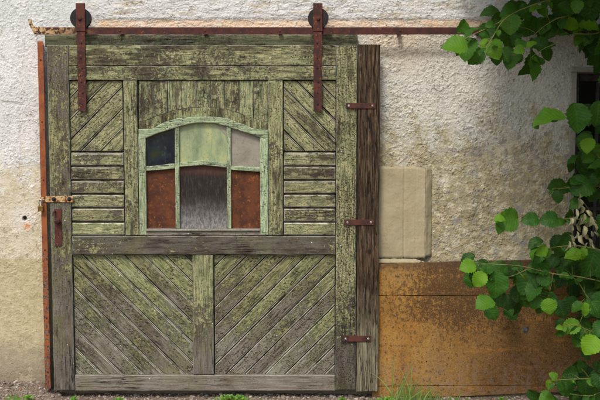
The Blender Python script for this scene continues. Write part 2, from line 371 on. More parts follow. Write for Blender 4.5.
def plaster(trim=False):
    g = G('rough_cast_plaster' if not trim else 'smooth_plaster_reveal'); o = g.obj(); X, Y, Z = g.xyz(o)
    # ---- relief
    wob = g.n('VectorMath', {0: o, 1: g.n('VectorMath', {0: g.n('TexNoise', {'Vector': o, 'Scale': 20, 'Detail': 3}).outputs['Color'], 'Scale': .016}, operation='SCALE').outputs[0]}, operation='ADD').outputs[0]
    a = g.noise(wob, 44, 4, .6); b = g.vor(wob, 78, 'SMOOTH_F1', 1, .35).outputs['Distance']; c = g.noise(o, 130, 5, .68)
    b2 = g.vor(wob, 41, 'SMOOTH_F1', 1, .3).outputs['Distance']
    lump = g.M('ADD', g.M('MULTIPLY', g.M('SUBTRACT', .7, b), .55), g.M('MULTIPLY', g.M('SUBTRACT', .7, b2), .75))
    lump = g.M('MULTIPLY', lump, g.M('ADD', .3, g.step(a, .38, .62)))
    big = g.noise(o, 6, 3, .5)
    lf = g.M('ADD', .55, g.M('MULTIPLY', g.step(X, -.2, .4), .45))
    patch = g.M('ADD', .35, g.M('MULTIPLY', g.step(g.noise(o, 4.5, 5, .65), .36, .62), .9))
    med = g.noise(o, 26, 6, .62)
    scar = g.step(g.noise(g.sc(wob, 30, 30, 22, (4, 4, 4)), 1, 5, .65), .40, .33)
    h = g.M('MULTIPLY', g.M('ADD', g.M('MULTIPLY', lump, .0115), g.M('MULTIPLY', med, .007)), g.M('MULTIPLY', lf, patch))
    h = g.M('SUBTRACT', h, g.M('MULTIPLY', scar, .0028))
    h = g.M('ADD', h, g.M('MULTIPLY', c, .0026))
    lowmask = g.M('ADD', .55, g.M('MULTIPLY', g.step(g.M('ADD', Z, g.M('MULTIPLY', big, .12)), .78, .98), .45))
    strip = g.noise(g.sc(wob, 5, 5, 15), 1, 3, .6)      # floated with long sideways strokes above the rail
    hs = g.M('ADD', g.M('MULTIPLY', strip, .026), g.M('ADD', g.M('MULTIPLY', c, .0030), g.M('MULTIPLY', lump, .005)))
    hs = g.M('ADD', hs, g.M('MULTIPLY', a, .003))
    zb = RAILZ
    xw = g.step(X, -1.50, -1.25)
    up = g.M('MULTIPLY', g.step(Z, zb - .01, zb + .02), xw)
    ledge = g.M('MULTIPLY', g.M('MULTIPLY', g.step(Z, zb + .055, zb + .085), xw), .008)
    h = g.M('ADD', g.M('MULTIPLY', g.M('MULTIPLY', h, lowmask), g.M('SUBTRACT', 1, up)), g.M('MULTIPLY', hs, up))
    h = g.M('ADD', h, ledge)
    h = g.M('ADD', h, g.M('MULTIPLY', big, .008))
    # ---- colour of the coats of limewash
    w1 = g.noise(o, 3.0, 6, .62); w2 = g.noise(o, 17, 7, .7)
    white = g.mix(g.step(w1, .40, .62), (.66, .67, .65), (.57, .585, .57))
    yell = g.mix(g.step(w2, .35, .65), (.50, .455, .315), (.61, .57, .45))
    tan = g.mix(g.step(w2, .38, .62), (.31, .27, .165), (.44, .395, .25))
    peach = g.mix(g.step(w2, .3, .7), (.70, .52, .34), (.62, .50, .37))
    left = g.step(X, .55, .25)
    w3 = g.noise(o, 4.5, 10, .78)
    zn = g.M('ADD', Z, g.M('MULTIPLY', g.M('SUBTRACT', w3, .5), 2.0))
    colL = g.mix(g.step(zn, 1.70, 1.30), white, yell)
    colL = g.mix(g.step(g.M('ADD', Z, g.M('MULTIPLY', w2, .02)), .935, .915), colL, g.mix(g.step(w2, .35, .65), (.40, .35, .21), (.49, .44, .28)))
    colL = g.mix(g.M('MULTIPLY', g.step(g.M('ADD', Z, g.M('MULTIPLY', w2, .35)), .62, .34), .75), colL, (.25, .215, .16))
    # right-hand side
    wh2 = g.mix(g.step(w1, .4, .62), (.62, .615, .55), (.53, .535, .49))
    zr = g.M('ADD', Z, g.M('MULTIPLY', g.M('SUBTRACT', g.noise(o, 6, 10, .80), .5), 2.0))
    colR = g.mix(g.step(zr, 2.0, 1.45), wh2, tan)
    fl = g.step(g.noise(g.sc(o, 15, 15, 15, (3, 3, 3)), 1, 9, .75), .53, .57)
    grey = g.M('MULTIPLY', g.M('MULTIPLY', fl, g.step(g.M('ADD', X, g.M('MULTIPLY', w1, .5)), .95, 1.35)), g.step(Z, 1.9, 1.7))
    colR = g.mix(grey, colR, (.29, .275, .235))
    fl2 = g.M('MULTIPLY', g.step(w2, .52, .6), g.step(Z, 1.9, 1.4))
    colR = g.mix(g.M('MULTIPLY', fl2, .45), colR, (.62, .58, .46))
    pe = g.M('MULTIPLY', g.step(g.M('ADD', X, g.M('MULTIPLY', w1, .6)), 1.55, .9), g.step(g.M('ADD', Z, g.M('MULTIPLY', w1, .5)), 2.30, 2.62))
    colR = g.mix(g.M('MULTIPLY', pe, .55), colR, peach)
    col = g.mix(left, colR, colL)
    # the floated band: peach limewash bled through under a white coat
    bandc = g.mix(g.step(g.noise(g.sc(wob, 3, 3, 16, (2, 2, 2)), 1, 8, .7), .36, .50), (.46, .40, .28), (.60, .605, .59))
    bandc = g.mix(g.M('MULTIPLY', g.step(X, .9, 1.9), .7), bandc, (.50, .53, .55))
    lowb = g.mix(g.step(w2, .3, .7), (.68, .44, .25), (.70, .58, .44))
    bandc = g.mix(g.M('MULTIPLY', g.step(g.M('ADD', Z, g.M('MULTIPLY', w2, .03)), zb + .095, zb + .068), g.M('MULTIPLY', g.step(X, 1.5, 1.0), .7)), bandc, lowb)
    col = g.mix(up, col, bandc)
    # grime sitting in the pits
    pit = g.M('MULTIPLY', g.step(a, .42, .34), g.M('SUBTRACT', 1, g.M('MULTIPLY', up, .7)))
    col = g.mix(g.M('MULTIPLY', pit, .5), col, (.30, .255, .15))
    col = g.mix(g.M('MULTIPLY', g.M('MULTIPLY', scar, g.M('SUBTRACT', 1, up)), .6), col, (.30, .25, .14))
    gr = g.noise(g.sc(o, 150, 150, 150, (3, 8, 1)), 1, 3, .65)
    col = g.mix(g.M('MULTIPLY', g.step(gr, .56, .68), .38), col, (.22, .19, .12))
    lines = g.M('MULTIPLY', up, g.step(g.M('ABSOLUTE', g.M('SUBTRACT', strip, .47)), .010, .003))
    col = g.mix(g.M('MULTIPLY', lines, .6), col, (.10, .09, .06))
    streakn = g.noise(g.sc(o, 9, 9, .9), 1, 6, .7)
    col = g.mix(g.M('MULTIPLY', g.step(streakn, .55, .75), .22), col, (.22, .20, .15))
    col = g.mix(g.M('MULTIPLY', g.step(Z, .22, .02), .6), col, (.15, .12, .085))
    # rust stain under the old hole left of the jamb
    cr = g.n('TexVoronoi', {'Vector': g.sc(wob, 1.6, 1.6, 1.1, (.3, 0, .7)), 'Scale': 1}, feature='DISTANCE_TO_EDGE').outputs['Distance']
    crk = g.M('MULTIPLY', g.step(cr, .006, .0015), g.step(g.noise(o, 2.2, 4), .56, .62))
    col = g.mix(g.M('MULTIPLY', crk, .5), col, (.13, .105, .07)); h = g.M('SUBTRACT', h, g.M('MULTIPLY', crk, .003))
    ls = g.noise(g.sc(o, 5, 5, 5, (11, 2, 6)), 1, 10, .7)
    loss = g.M('MULTIPLY', g.step(g.M('ADD', ls, g.M('MULTIPLY', g.step(Z, .8, .1), .05)), .665, .675), g.M('SUBTRACT', 1, up))
    col = g.mix(g.M('MULTIPLY', loss, .6), col, (.42, .36, .23)); h = g.M('SUBTRACT', h, g.M('MULTIPLY', loss, .003))
    hx, hz = HOLE
    dx = g.M('SUBTRACT', X, hx); dz = g.M('SUBTRACT', Z, hz)
    dist = g.M('SQRT', g.M('ADD', g.M('MULTIPLY', dx, dx), g.M('MULTIPLY', dz, dz)))
    col = g.mix(g.M('MULTIPLY', g.step(g.M('ADD', dist, g.M('MULTIPLY', w3, .16)), .20, .12), .6), col, (.64, .62, .57))
    dz2 = g.M('ADD', dz, .055); dx2 = g.M('SUBTRACT', dx, .018)
    d2 = g.M('SQRT', g.M('ADD', g.M('MULTIPLY', dx2, dx2), g.M('MULTIPLY', g.M('MULTIPLY', dz2, dz2), 1.4)))
    col = g.mix(g.M('MULTIPLY', g.step(g.M('ADD', d2, g.M('MULTIPLY', w2, .03)), .055, .025), .75), col, (.62, .26, .08))
    hole = g.step(g.M('ADD', dist, g.M('MULTIPLY', c, .01)), .022, .015)
    col = g.mix(hole, col, (.05, .03, .02))
    h = g.M('SUBTRACT', h, g.M('MULTIPLY', hole, .02))
    if trim: col = g.mix(.6, col, (.20, .195, .17))
    fine = g.bump(g.M('ADD', c, g.M('MULTIPLY', g.noise(o, 330, 3, .6), .6)), .0022, .8)
    g.bsdf(col, .92, fine, spec=.15)
    if not trim:
        d = g.n('Displacement', {'Height': h, 'Midlevel': 0, 'Scale': 1.0})
        g.nt.links.new(d.outputs[0], g.out.inputs['Displacement'])
        g.m.displacement_method = 'BOTH'
    return g.m
RAILZ = W(300, 30, -.02)[1]
HOLE = W(25, 218, 0)
M['plaster'] = plaster(); M['plaster_trim'] = plaster(True)

def sheet_mat():
    g = G('rusted_orange_sheet'); o = g.obj(); X, Y, Z = g.xyz(o); X = g.M('ADD', X, 1.8)
    n = g.noise(o, 3, 9, .7); n2 = g.noise(g.sc(o, 9, 9, 30), 1, 8, .7); n3 = g.noise(o, 95, 7, .78); n4 = g.noise(g.sc(o, 2, 2, 14, (1, 1, 5)), 1, 9, .75)
    c = g.ramp(n, [(.34, (.19, .085, .018)), (.46, (.28, .138, .028)), (.56, (.34, .19, .046)), (.70, (.27, .17, .070))])
    right = g.step(g.M('ADD', X, g.M('MULTIPLY', n, .7)), .95, 1.85)  # browner right end, with the shrub's shade painted in as well
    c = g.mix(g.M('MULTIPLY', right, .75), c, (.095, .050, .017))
    c = g.mix(g.M('MULTIPLY', g.step(n4, .54, .66), .6), c, (.38, .165, .022))
    run = g.noise(g.sc(o, 26, 26, 1.3, (2, 2, 2)), 1, 7, .7)              # rust runs
    c = g.mix(g.M('MULTIPLY', g.step(run, .52, .70), .42), c, (.13, .055, .018))
    # soot-black lichen-like mottling, thickest right of the middle near the top edge
    dx = g.M('SUBTRACT', X, 1.12); dz = g.M('SUBTRACT', Z, .72)
    dd = g.M('SQRT', g.M('ADD', g.M('MULTIPLY', g.M('MULTIPLY', dx, dx), .8), g.M('MULTIPLY', g.M('MULTIPLY', dz, dz), 2.2)))
    near = g.step(g.M('ADD', dd, g.M('MULTIPLY', g.M('SUBTRACT', n, .5), .8)), .65, .1)
    blk = g.step(g.M('ADD', g.noise(g.sc(o, 42, 42, 34), 1, 11, .84), g.M('MULTIPLY', near, .13)), .535, .59)
    c = g.mix(g.M('MULTIPLY', blk, .78), c, (.040, .024, .012))
    c = g.mix(g.M('MULTIPLY', g.step(n3, .50, .60), .45), c, (.085, .045, .022))
    c = g.mix(g.M('MULTIPLY', g.step(g.noise(o, 140, 5, .7), .55, .62), .4), c, (.40, .25, .11))
    lowp = g.M('MULTIPLY', g.step(g.M('ADD', Z, g.M('MULTIPLY', n, .5)), .62, .32), g.step(g.noise(o, 20, 10, .8), .48, .56))
    c = g.mix(g.M('MULTIPLY', lowp, .4), c, (.22, .16, .12))
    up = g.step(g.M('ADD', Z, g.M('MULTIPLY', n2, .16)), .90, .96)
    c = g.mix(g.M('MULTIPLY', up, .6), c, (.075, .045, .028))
    g.bsdf(c, g.M('SUBTRACT', .8, g.M('MULTIPLY', blk, -.1)), g.bump(g.M('ADD', g.M('MULTIPLY', n3, .7), g.M('ADD', n2, g.M('MULTIPLY', n, 4))), .003, .8), spec=.25); return g.m
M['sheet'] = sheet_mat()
def card_mat():
    g = G('sun_bleached_cardboard'); o = g.obj(); X, Y, Z = g.xyz(o)
    n = g.noise(o, 5, 6, .6); s = g.noise(g.sc(o, 160, 1, 1.5), 1, 3, .5); s2 = g.noise(g.sc(o, 22, 1, .8), 1, 3, .5)
    c = g.ramp(n, [(.3, (.29, .25, .155)), (.7, (.39, .345, .225))])
    c = g.mix(g.M('MULTIPLY', g.step(s2, .5, .62), .10), c, (.43, .37, .23))
    c = g.mix(g.M('MULTIPLY', g.step(g.noise(o, 18, 7, .7), .6, .72), .3), c, (.25, .18, .08))
    st = g.step(g.noise(g.sc(o, 7, 7, 9), 1, 9, .75), .56, .64); c = g.mix(g.M('MULTIPLY', st, .3), c, (.20, .15, .075))
    flute = g.M('SINE', g.M('MULTIPLY', X, 900)); wr = g.step(g.M('ABSOLUTE', g.M('SUBTRACT', g.noise(g.sc(o, 6, 6, 9), 1, 4, .5, 1.5), .5)), .02, .0)
    g.bsdf(c, .85, g.bump(g.M('ADD', g.M('ADD', g.M('MULTIPLY', s, .15), g.M('MULTIPLY', flute, .05)), g.M('ADD', g.M('MULTIPLY', wr, -.10), g.M('MULTIPLY', g.noise(o, 10, 4), 4))), .004, .8), spec=.15); return g.m
M['card'] = card_mat()
def ground_mat():
    g = G('gravelly_earth'); o = g.obj()
    n = g.noise(o, 6, 8, .7); n2 = g.noise(o, 60, 7, .75); v = g.vor(o, 75)
    c = g.ramp(n2, [(.3, (.07, .052, .038)), (.5, (.19, .145, .105)), (.7, (.34, .28, .22))])
    c = g.mix(g.M('MULTIPLY', g.step(n, .5, .65), .5), c, (.12, .095, .06))
    peb = g.M('MULTIPLY', g.step(v.outputs['Distance'], .42, .30), g.step(g.xyz(v.outputs['Color'])[0], .55, .6))
    c = g.mix(peb, c, g.mix(g.xyz(v.outputs['Color'])[1], (.16, .13, .11), (.46, .43, .38)))
    g.bsdf(c, .95, g.bump(g.M('ADD', n2, peb), .01, 1), spec=.15); return g.m
M['ground'] = ground_mat()
def pebble_mat():
    g = G('pebbles'); r = g.n('NewGeometry').outputs['Random Per Island']
    c = g.ramp(r, [(0, (.10, .08, .065)), (.35, (.22, .18, .14)), (.75, (.30, .26, .22)), (.95, (.48, .45, .41)), (1, (.30, .12, .06))])
    g.bsdf(c, .85, g.bump(g.noise(g.obj(), 150, 4), .002, .6), spec=.2); return g.m
M['pebble'] = pebble_mat()
def leaf_mat(name, dark, mid, bright, transl=.32):
    g = G(name); t = g.attr('tone'); r = g.n('NewGeometry').outputs['Random Per Island']; uv = g.uv(); u, v, _ = g.xyz(uv)
    tt = g.M('ADD', t, g.M('MULTIPLY', g.M('SUBTRACT', r, .5), .22), None, True)
    c = g.ramp(tt, [(0, dark), (.5, mid), (1, bright)])
    n = g.noise(g.obj(), 45, 5, .6)
    c = g.mix(g.M('MULTIPLY', g.step(n, .45, .75), .18), c, bright)
    av = g.M('ABSOLUTE', v)
    ph = g.M('FRACT', g.M('MULTIPLY', g.M('SUBTRACT', u, g.M('MULTIPLY', av, .55)), 8))
    vein = g.step(g.M('ABSOLUTE', g.M('SUBTRACT', ph, .5)), .10, .02)
    vein = g.M('MAXIMUM', vein, g.step(av, .025, .008))
    c = g.mix(g.M('MULTIPLY', vein, .24), c, bright)
    spot = g.step(g.noise(g.obj(), 110, 3), .68, .74)
    c = g.mix(g.M('MULTIPLY', spot, .5), c, (.10, .06, .015))
    saw = g.M('ABSOLUTE', g.M('SUBTRACT', ph, .5))
    nm = g.bump(g.M('ADD', saw, g.M('MULTIPLY', n, .4)), .0022, .6)
    b = g.bsdf(c, .55, nm, spec=.22)
    tr = g.n('BsdfTranslucent', {'Color': g.mix(.5, c, bright), 'Normal': nm})
    mx = g.n('MixShader', {0: transl, 1: b.outputs[0], 2: tr.outputs[0]})
    g.nt.links.new(mx.outputs[0], g.out.inputs['Surface']); return g.m
M['leaf'] = leaf_mat('hazel_leaves', (.007, .036, .008), (.030, .115, .012), (.15, .31, .012), .32)
M['weed'] = leaf_mat('weed_leaves', (.03, .10, .012), (.08, .24, .02), (.20, .42, .04))
M['grass'] = leaf_mat('grass_blades', (.04, .10, .015), (.09, .22, .03), (.26, .36, .10), .25)
M['withered'] = leaf_mat('withered_leaves', (.10, .10, .045), (.21, .205, .105), (.34, .33, .19), .12)
M['withered_litter'] = simple('dead_leaf_brown', (.13, .075, .035), .85, var=.6)
M['bark'] = simple('green_brown_bark', (.085, .062, .032), .8, var=.4)
M['twig'] = simple('young_yellow_green_twig', (.17, .17, .045), .7, var=.35)
M['winframe'] = simple('dark_weathered_window_wood', (.045, .042, .04), .7, var=.4)
def glass_mat():
    g = G('black_dusty_glass'); g.bsdf(g.mix(g.noise(g.obj(), 6, 5), (.004, .005, .005), (.012, .014, .012)), .2, spec=.4); return g.m
M['glass'] = glass_mat()

# ------------------------------------------------------------------ ground
def gz(x, y):
    z = .012 * noise.noise(Vector((x * 1.1, y * 1.3, 2))) + .006 * noise.noise(Vector((x * 6, y * 6, 5)))
    if x < -1.62: z += .075 * min(1, (-1.62 - x) / .14) * math.exp(-((max(0, -y)) / .16) ** 2)
    if x > -1.6: z += -.012
    return z
def axis(fine0, fine1, step, far, growth=1.25):
    a = list(np.arange(fine0, fine1 + 1e-6, step)); s = step; x = fine1
    while x < far: s *= growth; x += s; a.append(min(x, far + 1))
    s = step; x = fine0; pre = []
    while x > -far: s *= growth; x -= s; pre.append(max(x, -far - 1))
    return pre[::-1] + a
xs = axis(-2.6, 2.6, .03, 80); ys = axis(-1.2, .1, .03, 80)
me = bpy.data.meshes.new('ground')
vv = [(x, y, gz(x, y)) for y in ys for x in xs]; nx = len(xs)
ff = [(j * nx + i, j * nx + i + 1, (j + 1) * nx + i + 1, (j + 1) * nx + i) for j in range(len(ys) - 1) for i in range(nx - 1)]
me.from_pydata(vv, [], ff); me.materials.append(M['ground']); me.polygons.foreach_set('use_smooth', [True] * len(ff))
ground = bpy.data.objects.new('ground', me); C.objects.link(ground); setp(ground, kind='structure')

# pebbles
def ico():
    import bmesh
    b = bmesh.new(); bmesh.ops.create_icosphere(b, subdivisions=1, radius=1)
    V = [v.co.copy() for v in b.verts]; F = [tuple(v.index for v in f.verts) for f in b.faces]; b.free(); return V, F
IV, IF = ico()
mb = MB()
for i in range(6500):
    x = random.uniform(-2.5, 2.5); y = -abs(random.gauss(0, .33)) - .01
    if y < -1: continue
    r = random.choice((.0025, .003, .003, .004, .004, .005, .006, .008, .012)) * random.uniform(.7, 1.3)
    if x < -1.55 and random.random() < .5: r *= 1.25
    s = Vector((random.uniform(.7, 1.4), random.uniform(.7, 1.4), random.uniform(.4, .8))) * r
    R = Matrix.Rotation(random.random() * 6, 3, 'Z') @ Matrix.Rotation(random.uniform(-.5, .5), 3, 'X')
    c = Vector((x, y, gz(x, y) + s.z * .35)); b0 = len(mb.v)
    for v in IV:
        w = R @ Vector((v.x * s.x, v.y * s.y, v.z * s.z)) * random.uniform(.85, 1.12); mb.v.append(tuple(c + w))
    for f in IF: mb.face([b0 + k for k in f], None, 0, False)
peb = mb.build('gravel', M['pebble']); setp(peb, 'loose pale and brown gravel scattered on the earth at the wall foot', 'gravel', kind='stuff')

random.seed(21); DL = []
def litter():
    m = MB()
    for i in range(160):
        x = random.uniform(-2.3, 2.3); y = -random.uniform(.03, .42); r = random.uniform(.006, .018); a = random.uniform(0, 6.28); z = gz(x, y) + .004
        b0 = len(m.v); k = 7
        for q in range(k):
            t = a + q * 2 * math.pi / k; rr = r * random.uniform(.5, 1.1) * (1 if q % 3 else .5)
            m.v.append((x + rr * math.cos(t), y + rr * math.sin(t) * .8, z + random.uniform(0, .008)))
        m.v.append((x, y, z + .002))
        for q in range(k): m.face([b0 + q, b0 + (q + 1) % k, b0 + k])
    o = m.build('leaf_litter', M['withered_litter']); setp(o, 'crumbled brown dead leaf litter strewn over the gravel', 'litter', kind='stuff')

# ------------------------------------------------------------------ building
bld = empty('plastered_building', (0, 0, 0), 'old building front with flaking white and yellow rough plaster behind the door', 'building')
ox0, oz1 = W(576.5, 71, -.0); oz0 = W(585, 262, 0)[1]; ox1 = ox0 + .95
st = .0065
gx = np.arange(-3.4, 3.8, st); gzz = np.arange(-.15, 3.5, st)
ix0 = int((ox0 + 3.4) / st); ix1 = int((ox1 + 3.4) / st); iz0 = int((oz0 + .15) / st); iz1 = int((oz1 + .15) / st)
nx, nz = len(gx), len(gzz)
XX, ZZ = np.meshgrid(gx, gzz)
co = np.stack([XX, np.zeros_like(XX), ZZ], -1).reshape(-1, 3).astype(np.float32)
I, J = np.meshgrid(np.arange(nx - 1), np.arange(nz - 1))
keep = ~((I >= ix0) & (I < ix1) & (J >= iz0) & (J < iz1))
I = I[keep]; J = J[keep]
fa = np.stack([J * nx + I, J * nx + I + 1, (J + 1) * nx + I + 1, (J + 1) * nx + I], -1).astype(np.int32)
me = bpy.data.meshes.new('wall'); me.vertices.add(len(co)); me.vertices.foreach_set('co', co.ravel())
me.loops.add(fa.size); me.loops.foreach_set('vertex_index', fa.ravel())
me.polygons.add(len(fa)); me.polygons.foreach_set('loop_start', np.arange(0, fa.size, 4, dtype=np.int32))
me.polygons.foreach_set('use_smooth', np.ones(len(fa), bool)); me.update(calc_edges=True); me.validate()
me.materials.append(M['plaster'])
wall = bpy.data.objects.new('wall', me); C.objects.link(wall); wall.parent = bld
# masonry behind the plaster coat, wings of the facade, window reveal and room
mb = MB()
X0, X1, Z0, Z1 = gx[ix0], gx[ix1], gzz[iz0], gzz[iz1]
mb.box(-9, -.2, -3.37, 5.6, -.006, .35, .004); mb.box(3.76, -.2, 9, 5.6, -.006, .35, .004)
mb.box(-3.369, 3.46, 3.759, 5.6, -.006, .35, .004)
mb.box(-3.368, -.2, X0 - .01, 3.459, .06, .34, .001)
mb.box(X1 + .01, -.2, 3.758, 3.458, .06, .34, .001)
mb.box(X0 - .009, -.2, X1 + .009, Z0 - .01, .06, .34, .001)
mb.box(X0 - .009, Z1 + .01, X1 + .009, 3.457, .06, .34, .001)
mb.build('masonry', M['plaster_trim'], bld)
mb = MB()
for (a, b, c, d) in ((X0 - .040, Z0, X0 + .004, Z1 - .004), (X1 - .004, Z0, X1 + .040, Z1 - .004), (X0 - .040, Z1 - .0035, X1 + .040, Z1 + .035)):
    mb.box(a, b, c, d, -.018, .22, .005, (0, 1), wob=.003)
mb.build('window_surround', M['plaster_trim'], bld)
win = MB()
a, b, c, d = X0 + .005, Z0 + .02, X1 - .005, Z1 - .006
for (p, q, r, s_) in ((a, b, a + .05, d), (c - .05, b, c, d), (a + .051, b, c - .051, b + .06), (a + .051, d - .05, c - .051, d)):
    win.box(p, q, r, s_, .10, .15, .004, (0, 1), wob=.001)
wf = win.build('window', M['winframe'], bld)
mm = MB(); cxm = W(595.5, 200, .1)[0]; czm = W(595, 209, .1)[1]
mm.box(cxm - .012, b + .061, cxm + .012, d - .051, .108, .14, .003)
for zc in (czm, czm + .38): mm.box(a + .051, zc - .012, c - .051, zc + .012, .111, .138, .003)
mm.box(cxm + .44, b + .061, cxm + .464, d - .051, .108, .14, .003)
mm.build('muntin', M['winframe'], wf)
pm = MB(); pm.box(a + .01, b + .01, c - .01, d - .01, .124, .128, .0005); pm.build('pane', M['glass'], wf)
sl = MB(); sl.box(X0 + .005, Z0 - .005, X1 - .005, Z0 + .018, -.03, .2, .004); sl.build('sill', M['winframe'], wf)

# ------------------------------------------------------------------ header board, rail, jamb
YF = -.128; YP = -.104; YB = -.070       # door: framing front, panel front, back
def X(px, py=215, Y=YF): return W(px, py, Y)[0]
def Z(py, px=200, Y=YF): return W(px, py, Y)[1]
DB = Vector((0, -.1, Z(391)))            # door base
mb = MB()
mb.box(X(45, 40, -.05), Z(46.5, 200, -.05), X(357.5, 40, -.05), Z(34.5, 200, -.05), -.055, -.012, .004, wob=.001)
hb = mb.build('header_board', M['header'], origin=(X(200, 40, -.05), -.03, Z(46, 200, -.05)))
setp(hb, 'mossy dark green lintel board fixed to the wall between rail and door top', 'board')

RY = -.110
rail = empty('sliding_rail', (X(30, 30, RY), RY, Z(30, 200, RY)), 'rust brown flat steel door rail with upturned chipped yellow left end', 'rail')
rt, rb = Z(27.2, 300, RY), Z(34.4, 300, RY); rl = X(31, 30, RY)
mb = MB(); zc = (rt + rb) / 2; hh = (rt - rb) / 2
path_in = []; path_out = []
cxr, czr = rl + .035, rt + .02
up_pts = [(rl - .018, rt + .052), (rl - .014, rt + .035), (rl - .008, rt + .012), (rl + .004, rt - .012), (rl + .022, rb + .003)]
dn_pts = [(rl + .004, rt + .050), (rl + .007, rt + .030), (rl + .014, rt + .010), (rl + .028, rt + .002), (rl + .05, rt)]
poly = dn_pts[::-1] + up_pts[::1] + [(rl + .05, rb)]
mb.prism(poly[:], RY - .006, RY + .006, .002)
mb.box(rl + .0505, rb, 3.3, rt, RY - .006, RY + .006, .0015, wob=.0008, seg=.3)
mb.build('flat_bar', M['rail'], rail)
for px in (120, 205, 280, 400, 480, 560, 620):
    q = MB(); xc = X(px, 30, RY)
    if True:
        q.box(xc - .012, rb + .012, xc + .012, rt - .012, RY + .0065, -.004, .002)
    q.build('wall_bracket', M['iron'], rail)
    q = MB(); q.lathe((xc, RY - .006, zc), [(.008, 0), (.0075, -.003), (.004, -.0045)], 12); q.build('bolt_head', M['iron'], rail)

jb = empty('steel_jamb', (X(44.5, 389, -.1), -.1, Z(389, 45, -.1)), 'orange painted rusty angle iron upright at the left edge of the door', 'door jamb')
mb = MB(); jx0, jx1 = X(41.4, 215, -.12), X(47.2, 215, -.12)
mb.box(jx0, Z(389, 45, -.12), jx1, Z(41.2, 45, -.12), -.125, -.119, .0015, (0, 1), wob=.0012)
mb.build('face_flange', M['jamb'], jb)
mb = MB(); mb.box(jx0, Z(389, 45, -.12), jx0 + .006, Z(41.2, 45, -.12), -.1185, -.002, .001, (0, 1)); mb.build('side_flange', M['jamb'], jb)
mb = MB()
for py in (60, 122, 180, 250, 318, 372): mb.lathe(((jx0 + jx1) / 2, -.125, Z(py, 45, -.12)), [(.006, 0), (.005, -.003)], 10)
mb.build('rivet', M['iron'], jb)

# ------------------------------------------------------------------ the sliding door
door = empty('sliding_door', DB, 'large weathered sliding door with peeling green paint hung from a rusty rail', 'door')
def board(name, px0, py0, px1, py1, mat, vert, yf=YF, yb=YB, wob=.0016, label=None, xref=None):
    m = MB(); xr = xref or (py0 + py1) / 2
    xm = (px0 + px1) / 2
    m.box(X(px0, xr), Z(py1, xm), X(px1, xr), Z(py0, xm), yf, yb, .004, (0, 1) if vert else (1, 0), wob)
    o = m.build(name, M[mat], door)
    if label: o['label'] = label
    return o
board('stile', 50.3, 45, 71, 390.5, 'stile_left', True, label='left stile, grey with yellow green paint scraps', xref=215)
board('stile', 336, 45.5, 356.3, 390, 'stile_right', True, label='right stile, green paint with black chips', xref=215)
# two boards of the top rail
m = MB()
m.box(X(71.6, 215), Z(65.5), X(335.5, 215), Z(45), YF + .002, YB, .004, (1, 0), .002)
m.box(X(71.6, 215), Z(80), X(335.5, 215), Z(65.9), YF + .004, YB, .003, (1, 0), .0015)
m.build('top_rail', M['top_rail'], door)
board('middle_rail', 71.8, 236, 335.5, 254.6, 'mid_rail', False, yf=YF - .006, xref=215, label='bare dark grey middle rail')
board('bottom_rail', 71.8, 375.2, 335.5, 391, 'bottom_rail', False, xref=215, label='pale grey bottom rail with no paint left')
board('center_stile', 192.8, 255.2, 213.4, 374.8, 'center_stile', True, yf=YF + .001)
board('side_stile', 125, 80.5, 138.5, 235.5, 'side', True, yf=YF + .004, xref=215)
board('side_stile', 268.3, 80.5, 283, 235.5, 'side', True, yf=YF + .004, xref=215)

